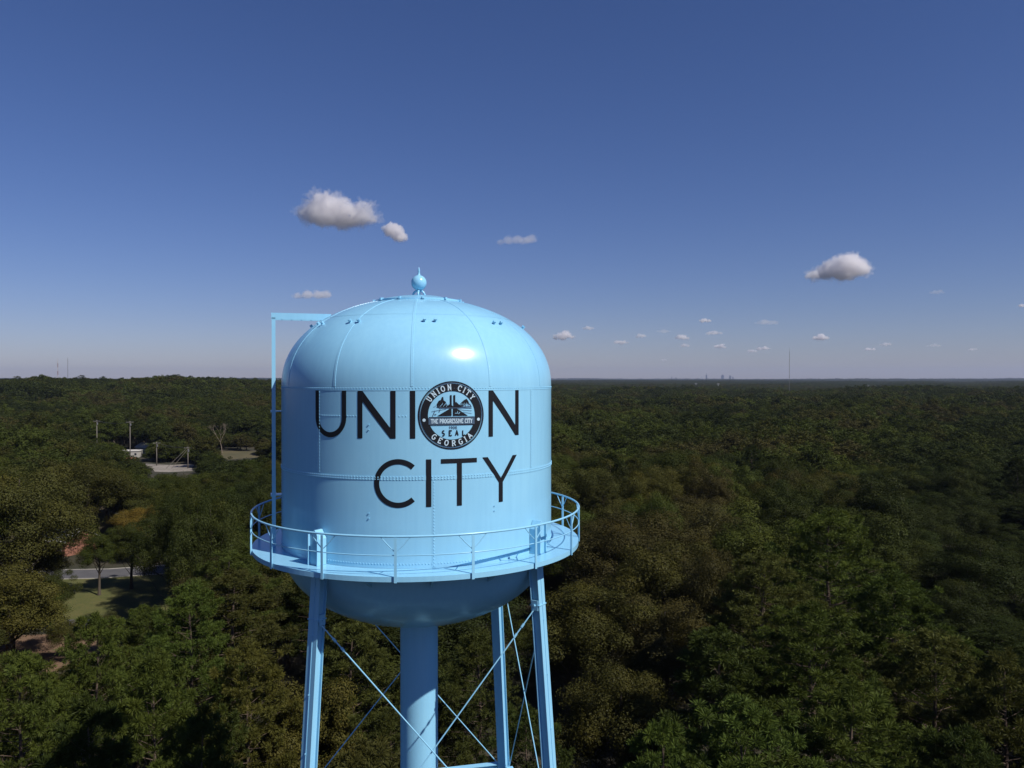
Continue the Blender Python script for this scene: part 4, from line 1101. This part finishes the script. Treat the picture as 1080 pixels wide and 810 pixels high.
p3 = pole(102, 443, 484, 'tall slim pole above the trees left of the brick hut')
p4 = pole(137, 444, 486, 'pole whose wide crossarm shows above the yellowed trees')
# slanting braces of the second pole
def struts():
    Y = H * F / 94; x = X(198, Y)
    root = bpy.data.objects['utility_pole.001'] if 'utility_pole.001' in bpy.data.objects else None
    for dx, hh in ((-9, 8.9), (-6.8, 8.0)):
        mb = MB(); mb.tube([(dx, 1.0, 0.0), (-.15, .12, hh)], .10, 6); mb.build('brace', POLEWOOD, root)
struts()
def wire(a, b, sag, nm, label):
    mb = MB()
    for off in (0, .75):
        pts = [a.lerp(b, i / 24) + Vector((off, 0, -sag * 4 * (i / 24) * (1 - i / 24))) for i in range(25)]
        mb.tube(pts, .035, 4)
    o = mb.build(nm, WIRE, fix=False); tag(o, label, 'power line')
wire(p3, p4, 1.0, 'power_line', 'dark overhead wires between the two poles above the trees')
wire(p1, p2, .8, 'power_line', 'dark overhead wires between the two poles at the parking lot')

# ------------------------------------------------------------------ small buildings on the left
def house(name, x, y, rz, L, W, Hw, Hr, wall, roofm, label, flat=False, z=0.0):
    root = empty(name, (x, y, z), rz); tag(root, label, 'building')
    mb = MB(); mb.box((0, 0, Hw / 2), (L, W, Hw)); wl = mb.build('wall', wall, root)
    mb = MB(); e = .45
    if flat: mb.box((0, 0, Hw + .18), (L + .6, W + .6, .34))
    else:
        a, b = L / 2 + e, W / 2 + e; t = .12
        mb.add([(-a, -b, Hw - .1), (a, -b, Hw - .1), (a, 0, Hw + Hr), (-a, 0, Hw + Hr), (-a, b, Hw - .1), (a, b, Hw - .1), (-a, -b, Hw - .1 + t), (a, -b, Hw - .1 + t), (a, 0, Hw + Hr + t), (-a, 0, Hw + Hr + t), (-a, b, Hw - .1 + t), (a, b, Hw - .1 + t)],
               [(0, 1, 2, 3), (3, 2, 5, 4), (7, 6, 9, 8), (8, 9, 10, 11), (0, 6, 7, 1), (4, 5, 11, 10), (0, 3, 9, 6), (3, 4, 10, 9), (1, 7, 8, 2), (2, 8, 11, 5)])
        g = MB()
        for s_ in (-1, 1): g.add([(s_ * L / 2 * .998, -W / 2, Hw), (s_ * L / 2 * .998, W / 2, Hw), (s_ * L / 2 * .998, 0, Hw + Hr * .92)], [(0, 1, 2)])
        g.build('gable', wall, root, fix=False)
    mb.build('roof', roofm, root)
    n = max(1, int(L / 3))
    for k in range(n):
        wx = -L / 2 + (k + .5) * L / n
        if k == n // 2:
            q = MB(); q.box((wx, -W / 2 - .02, 1.05), (1.0, .06, 2.1)); q.build('door', POLEWOOD, root)
        else:
            q = MB(); q.box((wx, -W / 2 - .02, 1.6), (1.1, .05, 1.2)); wn = q.build('window', WALLW, root)
            q = MB(); q.box((wx, -W / 2 - .05, 1.6), (.95, .03, 1.05)); q.build('pane', GLASSD, wn)
    return root
x, y = ground_at(132, 494); house('brick_hut', x, y + 2, R(20), 5.5, 5, 2.9, 1.5, BRICKM, ROOFRED, 'small hut with red brown roof at the left end of the pale lot')
x, y = ground_at(138, 482); house('shed', x, y, R(8), 9, 6, 3.0, 0, WALLW, ROOFPALE, 'low shed with flat pale roof behind the red roofed hut', flat=True)
x, y = ground_at(154, 479); house('white_house', x, y, R(-30), 8, 6.5, 3.6, 2.0, WALLW, ROOFPALE, 'white house half hidden by trees above the parking lot')
x, y = ground_at(74, 583); house('grey_house', x - 3, y + 2, R(-25), 13, 8, 3.0, 2.2, BRICKM, ROOFPALE, 'brick house with pale grey roof half hidden by trees beyond the lawn')
x, y = ground_at(6, 640); house('brick_house', x - 2, y, R(10), 12, 8, 3.0, 2.4, BRICKM, ROOFGREY, 'brick house under the trees at the left edge')

# ------------------------------------------------------------------ masts and the far skyline
def mast(px, py0, py1, Y, label, bands=None, w0=2.4, zbase=None):
    x = X(px, Y); zt_ = Zp(py0, Y); zb_ = float(terrain(x, Y)); h = zt_ - zb_
    thin = w0 < 2; root = empty('radio_mast', (x, Y, zb_)); tag(root, label, 'radio mast')
    nb = bands or 1
    for i in range(nb):
        mb = MB(); a, b = h * i / nb, h * (i + 1) / nb
        for k in range(3):
            q = lambda z, k=k: Vector((w0 / 2 * (1 - .5 * z / h) * math.cos(k * 2 * PI / 3), w0 / 2 * (1 - .5 * z / h) * math.sin(k * 2 * PI / 3), z))
            mb.tube([q(a), q(b)], .09 if thin else .26, 5)
            m_ = 10
            for j in range(m_):
                z0_, z1_ = a + (b - a) * j / m_, a + (b - a) * (j + 1) / m_
                q2 = lambda z, k=k: Vector((w0 / 2 * (1 - .5 * z / h) * math.cos((k + 1) * 2 * PI / 3), w0 / 2 * (1 - .5 * z / h) * math.sin((k + 1) * 2 * PI / 3), z))
                mb.tube([q(z0_), q2(z1_)], .05 if thin else .14, 4)
        mb.build('lattice_section', (MASTRED if i % 2 else MASTWHITE) if bands else DARKIRON, root, fix=False)
    mb = MB(); mb.tube([(0, 0, h), (0, 0, h + 5)], .15, 5); mb.build('antenna', DARKIRON, root)
mast(61, 379, 400, 2600, 'lattice mast banded red and white on the left horizon', 7, 3.4)
mast(71.5, 378, 400, 3300, 'thin grey mast right of the red and white banded one', None, 2.6)
mast(832.5, 371, 412, 1150, 'tall thin grey mast rising above the right horizon', None, 1.0)
def cell(px, py0, Y, label, w_=4.0):
    x = X(px, Y); zb_ = float(terrain(x, Y)); h = Zp(py0, Y) - zb_
    root = empty('cell_tower', (x, Y, zb_)); tag(root, label, 'cell tower')
    mb = MB(); mb.tube([(0, 0, 0), (0, 0, h)], [.8, .5], 8); mb.build('pole', TOWERPALE, root)
    mb = MB(); mb.box((0, 0, h - 1.5), (w_ * 1.6, w_ * .6, 2.4)); mb.box((0, 0, h - 3.4), (w_, w_ * .4, .4)); mb.build('antenna_rack', DARKIRON, root)
cell(734, 404.2, 2400, 'small pale cell tower left of its twin below the skyline')
cell(757.5, 404.4, 2100, 'small pale cell tower right of its twin below the skyline')
cell(915, 406.0, 1900, 'short pale cell tower on the right side of the far forest')
def scraper(px, wpx, hpx, label, m, spire=0):
    Y = 20000.0; x = X(px, Y); wd = wpx / F * Y; h = hpx / F * Y; zb_ = float(terrain(x, Y)); h += H - zb_ - 8
    root = empty('skyscraper', (x, Y, zb_)); tag(root, label, 'skyscraper')
    mb = MB(); mb.box((0, 0, h * .42), (wd, wd, h * .84)); mb.box((0, 0, h * .84 + h * .05), (wd * .8, wd * .8, h * .1)); mb.box((0, 0, h * .97), (wd * .5, wd * .5, h * .06)); mb.build('facade', m, root)
    if spire:
        mb = MB(); mb.tube([(0, 0, h), (0, 0, h + spire / F * Y)], [wd * .12, wd * .03], 6); mb.build('spire', m, root)
for a in ((708.5, .8, 3.0, 'leftmost thin skyscraper on the hazy far skyline', TOWERGREY), (713, 1.2, 2.2, 'low block second from the left on the far skyline', TOWERGREY),
          (741, 1.6, 3.6, 'broad skyscraper just left of the spired one on the far skyline', TOWERPALE), (745, 1.3, 5.2, 'slender spired skyscraper on the far skyline', TOWERGREY, 2),
          (762, 2.4, 5.0, 'dark broad skyscraper right of the spired one', TOWERGREY), (770, 1.8, 4.2, 'dark skyscraper with stepped top near the right end of the skyline', TOWERGREY), (773, 1.2, 3.0, 'rightmost low skyscraper of the far skyline', TOWERGREY),
          (737, 1.6, 1.8, 'low pale block at the foot of the skyline centre', TOWERPALE), (749.5, 1.5, 1.6, 'low pale block right of the spired skyscraper', TOWERPALE)):
    scraper(*a)

# ------------------------------------------------------------------ clouds: closed lumpy volumes high above
def cloud_mat(name, dens, col):
    m = bpy.data.materials.new(name); m.use_nodes = True; t = m.node_tree; t.nodes.clear()
    out = t.nodes.new('ShaderNodeOutputMaterial'); v = t.nodes.new('ShaderNodeVolumePrincipled')
    v.inputs['Color'].default_value = (*col, 1); v.inputs['Density'].default_value = dens; v.inputs['Anisotropy'].default_value = 0.1
    t.links.new(v.outputs[0], out.inputs['Volume']); return m
def ico(sub):
    b = bmesh.new(); bmesh.ops.create_icosphere(b, subdivisions=sub, radius=1)
    v = [q.co.copy() for q in b.verts]; f = [tuple(x.index for x in q.verts) for q in b.faces]; b.free(); return v, f
ICO = ico(3)
def cloud(px, py, wpx, hpx, label, tau=7.0, group=None, blobs=None, seed=0, base=1100.0):
    Y = base / max(20, 400 - py) * F; Y = min(Y, 30000); k = Y / F
    W_, H_ = wpx * k * (.86 if wpx > 60 else 1), hpx * k * (.92 if wpx > 60 else 1) * (1.0 if blobs else 1.2); cx = X(px, Y); cz = Zp(py, Y); rr = random.Random(seed * 7 + 1); mb = MB()
    if blobs is None:
        n = 9 if wpx > 15 else 7; blobs = []
        for i in range(n):
            t = (i + .5) / n * 2 - 1; r = (.32 * (1 - .55 * abs(t)) + rr.uniform(-.05, .06)); blobs.append((t * .78, rr.uniform(-.05, .12) + .25 * (1 - abs(t)) * rr.random(), r * 1.25))
    for (bx, bz, br) in blobs:
        c = Vector((bx * W_ / 2, rr.uniform(-.2, .2) * W_ / 2, bz * H_ / 2)); r_ = br * max(W_ * .42, H_) * .62
        r_ = min(r_, H_ * .5)
        mb.add([(q.x * r_ * 1.25 + c.x, q.y * r_ * 1.25 + c.y, q.z * r_ * (1 if q.z > 0 else .6) + c.z) for q in ICO[0]], ICO[1])
    o = mb.build('cloud', cloud_mat('cloud_vapour', tau * (1.0 if (wpx > 23 and hpx > 20) or tau < .6 else 1.6) / (H_ * .8), (0.992, 0.975, 0.985)), fix=False)
    o.location = (cx, Y, cz)
    rm = o.modifiers.new('join', 'REMESH'); rm.mode = 'VOXEL'; rm.voxel_size = W_ / (90 if wpx > 20 else 50)
    for s_, st in ((.20, .17), (.075, .12), (.03, .06)):
        tx = bpy.data.textures.new('billow', 'CLOUDS'); tx.noise_scale = W_ * s_; tx.noise_depth = 2
        dm = o.modifiers.new('billow', 'DISPLACE'); dm.texture = tx; dm.strength = H_ * st * 2; dm.mid_level = .5; dm.texture_coords = 'GLOBAL'
    if wpx > 30:     # thin ragged veil around the dense core
        vl = MB(); vl.v = [(v_[0] * 1.06, v_[1] * 1.06, v_[2] * 1.12 + H_ * .02) for v_ in mb.v]; vl.f = mb.f; vl.m = mb.m
        ve = vl.build('veil', cloud_mat('cloud_veil', .9 * min(1, tau / 2) / (H_ * .8), (0.992, 0.975, 0.985)), o, fix=False)
        rm = ve.modifiers.new('join', 'REMESH'); rm.mode = 'VOXEL'; rm.voxel_size = W_ / 80
        for s_, st in ((.13, .26), (.05, .2)):
            tx = bpy.data.textures.new('wisp', 'CLOUDS'); tx.noise_scale = W_ * s_; tx.noise_depth = 3
            dm = ve.modifiers.new('wisp', 'DISPLACE'); dm.texture = tx; dm.strength = H_ * st * 2; dm.mid_level = .5; dm.texture_coords = 'GLOBAL'
    tag(o, label, 'cloud', group); return o
cloud(357, 227, 78, 40, 'largest white cloud above the left of the tank', 2.3, seed=1, blobs=[(-.74, -.05, .55), (-.6, .35, .55), (-.5, .7, .38), (-.35, .35, .6), (-.3, -.1, .75), (-.05, .15, .62), (.1, -.15, .68), (.3, -.1, .58), (.5, -.25, .52), (.68, -.2, .5), (.78, .2, .36), (.86, -.2, .38), (-.85, -.2, .35)])
cloud(417, 247, 18, 17, 'small ragged cloud just right of the largest one', 1.5, seed=2, blobs=[(-.5, .5, .7), (-.1, .25, .8), (.3, -.2, .7), (.6, -.5, .6), (-.8, .3, .35)])
cloud(545, 254, 42, 10, 'flat faint cloud right of the finial', .28, seed=3, blobs=[(-.8, -.3, .3), (-.4, -.2, .45), (0, -.1, .6), (.4, 0, .8), (.7, .1, .7)])
cloud(331, 312, 42, 10, 'flat thin cloud above the top of the ladder', .58, seed=4, blobs=[(-.8, -.2, .35), (-.3, 0, .6), (.2, .1, .8), (.6, 0, .8)])
cloud(881, 286, 66, 28, 'bright wedge shaped cloud on the right, highest on that side', 2.3, seed=5, blobs=[(-.85, -.45, .3), (-.55, -.3, .45), (-.2, -.1, .6), (.1, .1, .7), (.4, .35, .8), (.65, .2, .75), (.82, -.1, .5), (.3, -.3, .6)])
SM = [(596, 356, 28, 15, 2.4, 'puffy low cloud just right of the tank top, largest of the low row'), (620, 347, 16, 7, .9, 'faint puff up right of the largest low cloud'), (655, 362, 18, 8, 1.5, 'small low puff third from the tank'),
      (676, 355, 14, 8, 1.0, 'faint low puff between the third and the next brighter one'), (700, 350, 20, 6, .4, 'very faint smear of cloud left of the middle low puffs'), (719, 357, 18, 9, 1.6, 'middle low puff above the far skyline'),
      (722, 365, 14, 6, 1.0, 'thin low puff directly under the middle one'), (743, 339, 17, 7, 1.6, 'highest puff of the middle low clouds'), (753, 352, 20, 8, 1.0, 'faint wide puff under the highest middle one'), (759, 366, 15, 8, 1.7, 'bright low puff above the right end of the skyline'),
      (793, 371, 12, 6, 1.2, 'lower left half of the double puff left of the tall mast'), (806, 368, 19, 7, 1.7, 'upper right half of the double puff left of the tall mast'), (866, 357, 21, 9, 2.2, 'brightest low puff right of the tall mast'),
      (917, 369, 15, 6, 1.7, 'low puff under the wedge cloud, left of its faint neighbour'), (934, 364, 15, 7, 1.0, 'faint low puff right and above of the one under the wedge cloud'), (985, 365, 18, 5, .5, 'faint thin smear of cloud near the right'),
      (1026, 369, 10, 5, .8, 'tiny faint puff low at the right'), (808, 341, 30, 6, .35, 'faint wide smear of cloud high between the masts'), (987, 309, 22, 7, .35, 'barely visible cloud below right of the wedge cloud'),
      (1077, 323, 9, 6, 1.3, 'little cloud cut by the right edge'), (700, 380, 8, 4, .8, 'tiniest low puff just above the skyline')]
for i, (a, b, c_, d_, tau, lab) in enumerate(SM): cloud(a, b, c_, d_, lab, tau, 'low fair weather clouds above the horizon', seed=20 + i)

# ------------------------------------------------------------------ haze
def haze():
    mb = MB(); L = 22000; mb.box((0, 0, (330 - 16) / 2), (2 * L, 2 * L, 346))
    m = cloud_mat('haze_air', HAZE, (0.60, 0.71, 1.0)); m.node_tree.nodes['Principled Volume'].inputs['Anisotropy'].default_value = 0.2
    o = mb.build('haze', m); tag(o, 'thin blue haze in the air over the woods', 'haze', kind='stuff')
HAZE = 3.4e-5
haze()
